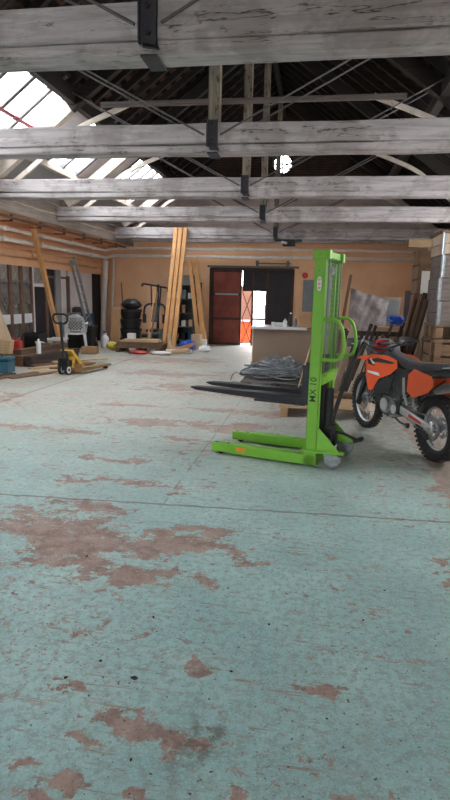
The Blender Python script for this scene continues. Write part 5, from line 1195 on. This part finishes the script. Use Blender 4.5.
# ------------------------------------------------------------------ right side of the hall
def right_side():
    r = random.Random(21)
    # big leaning heap of old planks behind the bike
    plank('rail', 'dark horizontal rail the heap of old planks leans on', 'rail', (.45, 10.14, .98), (1.55, 10.14, .98), .06, .08, 'dark_plank', (0, 0, 1))
    for x, y in ((.52, 10.15), (1.48, 10.15)):
        plank('prop', 'dark upright prop %s of the rail behind old planks' % ('at the stacker end' if x < 1 else 'at the crate end'), 'prop', (x, y+.06, 0), (x, y+.06, 1.05), .07, .07, 'dark_plank')
    mats_ = ['dark_plank', 'dark_plank', 'mid_plank', 'dark_plank', 'grey_plank', 'dark_plank', 'dark_plank', 'pale_plank']
    words = {'dark_plank': 'dark brown', 'mid_plank': 'reddish brown', 'grey_plank': 'grey', 'pale_plank': 'pale'}
    d = V((.30, .50, .81)).normalized()
    for k in range(24):
        lay, q = k % 3, k//3; L_ = r.uniform(.95, 1.4)-.1*(lay == 0); mt = r.choice(mats_)
        p = V((.40+.085*q+.02*lay, 8.95+.17*lay, 0))
        plank('old_plank', '%s old plank leaning in the heap between stacker and dirt bike' % words[mt], 'plank', p, p+d*L_, r.uniform(.045, .066), r.uniform(.02, .04), mt, (0, 1, .3), '%s planks leaning in the heap' % words[mt])
    boxthing('board', 'low wooden base plank lying before the leaning heap', 'board', (.75, 8.68, 0), (1.3, .16, .10), 'mid_plank', -.05); boxthing('board', 'second wooden base plank lying behind the first', 'board', (.8, 8.85, .0), (1.2, .11, .13), 'pallet', -.02)
    plank('plank', 'long reddish brown plank standing tallest behind the stacker handle', 'plank', (.36, 10.9, 0), (.62, 11.3, 2.02), .06, .03, 'mid_plank', (0, 1, 0))
    plank('plank', 'pale whitish plank leaning just right of stacker handle', 'plank', (.36, 9.2, 0), (.66, 9.8, 1.22), .10, .03, 'pale_plank', (0, 1, 0))
    # things on the heap
    m = MB()
    def tarp(u, v):
        x = .62+.62*u+.14*v*u; z = .85+.92*v-.16*u*v-.06*u; y = 11.0+.37*v-.05
        return V((x+.012*math.sin(9*v+4*u), y+.02*math.sin(11*u+3*v)+.012*math.sin(17*v+5*u)+.010*math.sin(31*u-13*v), z+.012*math.sin(13*u)))
    m.sheet(tarp, 24, 24, .012); t = thing('covered_panel', 'panel wrapped in crumpled grey plastic sheet leaning by end wall', 'covered panel', (.95, 11.2, 0)); m.build('plastic_sheet', 'tarp', t, world=True)
    m = MB(); m.hexa([(.66, 11.03, 0), (1.3, 11.03, 0), (1.3, 11.08, 0), (.66, 11.08, 0), (.70, 11.40, 1.70), (1.33, 11.40, 1.48), (1.33, 11.45, 1.48), (.70, 11.45, 1.70)]); m.build('panel', 'dark_plank', t, world=True)
    t = thing('framed_panel', 'grey panel in a brown frame standing behind the wrapped panel', 'panel', (1.5, 12.2, 0)); m = MB(); m.bx(1.18, 1.72, 12.2, 12.22, 0, 1.62); m.build('panel_board', 'counter', t, world=True); m = MB(); m.bx(1.24, 1.68, 12.185, 12.2, 1.12, 1.56); m.build('grey_pane', 'grey_paint', t, world=True)
    boxthing('box', 'pale brown cardboard box on top of the plank heap', 'box', (1.34, 10.6, .822), (.50, .34, .26), 'card_pale', -.1); boxthing('box', 'tall carton standing under the pale cardboard box by the heap', 'box', (1.34, 10.6, 0), (.46, .36, .82), 'card', 0)
    m = MB(); m.blob((0, 0, .07), (.30, .26, .17), 12, 7, jit=.3); o = m.build('bag', 'blue_bag'); o.location = (1.42, 10.6, 1.13); tag(o, 'blue plastic bag on the cardboard box above dirt bike', 'bag')
    m = MB(); m.blob((0, 0, .16), (.5, .36, .34), jit=.09); o = m.build('sack', 'grey_fabric'); o.location = (.98, 8.36, .69); tag(o, 'grey dusty bundle above the front wheel of dirt bike', 'bundle')
    boxthing('box', 'dark box under the grey bundle behind dirt bike', 'box', (1.0, 8.38, 0), (.5, .26, .66), 'dark_grey')
    m = MB(); m.bx(-.16, .16, 0, .05, 0, 1.75); o = m.build('panel', 'black_door', bevel=.004); o.location = (1.86, 11.6, 0); tag(o, 'black upright panel behind the leaning frames', 'panel')
    LB = ['reddish brown door frame leaning leftmost of four by crates', 'dark brown narrow frame leaning second of four by crates', 'pale panelled frame leaning third of four by crates', 'dark grey frame leaning closest to the stacked crates']
    for k, mt in enumerate(('mid_plank', 'dark_plank', 'pale_plank', 'grey_plank')):
        x = 1.30+.13*k; t = thing('leaning_frame', LB[k], 'frame', (x, 9.72-.05*k, 0), 0, 'old frames leaning by the crates', (0, R(11), 0))
        m = MB(); m.bx(-.055, -.02, 0, .08, .03, 1.72); m.bx(.03, .065, 0, .08, .03, 1.72); m.build('stile', mt, t, bevel=.004)
        m = MB(); m.bx(-.02, .03, .02, .06, .03, .13); m.bx(-.02, .03, .02, .06, .9, 1.0); m.bx(-.02, .03, .02, .06, 1.62, 1.72); m.build('rail', mt, t)
        m = MB(); m.bx(-.02, .03, .035, .045, .13, .9); m.bx(-.02, .03, .035, .045, 1.0, 1.62); m.build('infill', ['dark_plank', 'mid_plank', 'ply', 'dark_grey'][k], t)
    # crates: brown wooden base crate, pallet blocks and four greyed collars with metal corners
    cx, cy = 2.31, 8.93
    t = thing('wooden_crate', 'big brown wooden crate carrying the stacked grey crates', 'crate', (cx, cy, 0))
    for k in range(5):
        m = MB(); m.bx(-.62, .62, -.42, -.39, .02+.19*k, .19+.19*k); m.bx(-.62, -.59, -.39, .39, .02+.19*k, .19+.19*k); m.bx(.59, .62, -.39, .39, .02+.19*k, .19+.19*k); m.bx(-.62, .62, .39, .42, .02+.19*k, .19+.19*k); m.build('side_board', 'crate_wood', t, bevel=.004)
    m = MB()
    for sx in (-.55, 0, .55):
        m.bx(sx-.05, sx+.05, -.445, -.42, 0, .98)
    m.build('batten', 'crate_wood', t, bevel=.003); m = MB()
    m.bx(-.645, -.62, -.40, -.30, 0, .98); m.bx(-.645, -.62, .3, .40, 0, .98); m.build('side_battens', 'crate_wood', t, bevel=.003)
    m = MB(); m.bx(-.63, .63, -.43, .43, .981, 1.0); m.build('lid', 'crate_wood', t)
    t = thing('wooden_pallet', 'pallet with thick round-edged blocks under the grey crates', 'pallet', (cx, cy, 1.002)); m = MB(); m.bx(-.62, .62, -.42, .42, 0, .02); m.bx(-.62, .62, -.42, .42, .20, .225); m.build('deck', 'crate_wood', t)
    for sx in (-.55, -.2, .2, .55):
        for sy in (-.34, 0, .34):
            m = MB(); m.bx(sx-.06, sx+.06, sy-.07, sy+.07, .021, .199); m.build('block', 'crate_wood', t, bevel=.02)
    z = 1.229; hs = [.34, .32, .32, .30]
    LBc = ['greyed wooden crate, lowest of four on the tall stack', 'greyed wooden crate, second from below on the tall stack', 'greyed wooden crate, third from below on the tall stack', 'paler wooden crate with a lid, topmost on the tall stack']
    for k, h in enumerate(hs):
        t = thing('pallet_crate', LBc[k], 'crate', (cx+.01*(-1)**k, cy, z), 0, 'grey crates in the tall stack'); mt = 'crate_grey' if k < 3 else 'pale_plank'
        for q in range(2):
            a, b = q*h/2+.003, (q+1)*h/2-.003; m = MB(); m.bx(-.6, .6, -.4, -.375, a, b); m.bx(-.6, .6, .375, .4, a, b); m.bx(-.6, -.575, -.375, .375, a, b); m.bx(.575, .6, -.375, .375, a, b); m.build('side_board', mt, t, bevel=.004)
        for sx in (-1, 1):
            m = MB(); m.bx(sx*.585-.03, sx*.585+.025, -.412, -.40, .01, h-.01); m.bx(sx*.606-.006, sx*.606+.006, -.412, -.36, .01, h-.01); m.cyl((sx*.60, -.408, .0), (sx*.60, -.408, h), .016, seg=8); m.build('corner_hinge', 'zinc', t)
        if k == 3:
            m = MB(); m.bx(-.63, .63, -.43, .43, h, h+.03); m.build('lid', 'crate_wood', t, bevel=.004)
        z += h+.003+(.03 if k == 3 else 0)
    t = thing('wooden_crate', 'narrow brown crate standing behind the stacked grey crates', 'crate', (2.06, 10.25, 0))
    for k in range(10):
        m = MB(); m.bx(-.42, .42, -.3, -.27, .24*k+.01, .24*k+.22); m.bx(-.42, -.39, -.27, .3, .24*k+.01, .24*k+.22); m.build('side_board', 'crate_wood', t, bevel=.004)
    for q in ((-.40, -.30, -.33, -.3, 0, 2.42), (.30, .40, -.33, -.3, 0, 2.42)):
        m = MB(); m.bx(*q); m.build('batten', 'crate_wood', t, bevel=.003)
    m = MB(); m.bx(.39, .42, -.3, .3, 0, 2.4); m.bx(-.42, .42, .299, .32, 0, 2.4); m.build('back_boards', 'crate_wood', t)
    m = MB(); m.bx(-.62, -.25, -.34, -.2, 2.425, 2.56); m.build('top_block', 'pallet', t, bevel=.006)
    m = MB(); m.bx(-.37, -.24, -.336, -.331, 1.55, 2.05); m.build('paper_label', 'paper', t)
right_side()

# ------------------------------------------------------------------ crumbs on the floor
def crumbs():
    for k, (x, y, s) in enumerate(((-.67, 2.0, .022), (-.85, 2.08, .012), (-.72, 2.45, .012), (-.28, 2.12, .010), (.31, 2.63, .010), (-.15, 2.5, .012), (.12, 1.92, .008), (-.95, 1.95, .014), (-1.3, 3.0, .014), (-.4, 2.8, .009), (.45, 2.95, .010), (-.55, 1.6, .010))):
        m = MB(); m.blob((0, 0, s*.2), (s*1.4, s*.9, s*.6), 8, 5, .25); o = m.build('crumb', 'dirt', loc=None); o.location = (x, y, 0); o.rotation_euler.z = k
        tag(o, 'small dark crumb of dirt lying on the teal painted floor', 'crumb', 'dark crumbs on the floor')
crumbs()
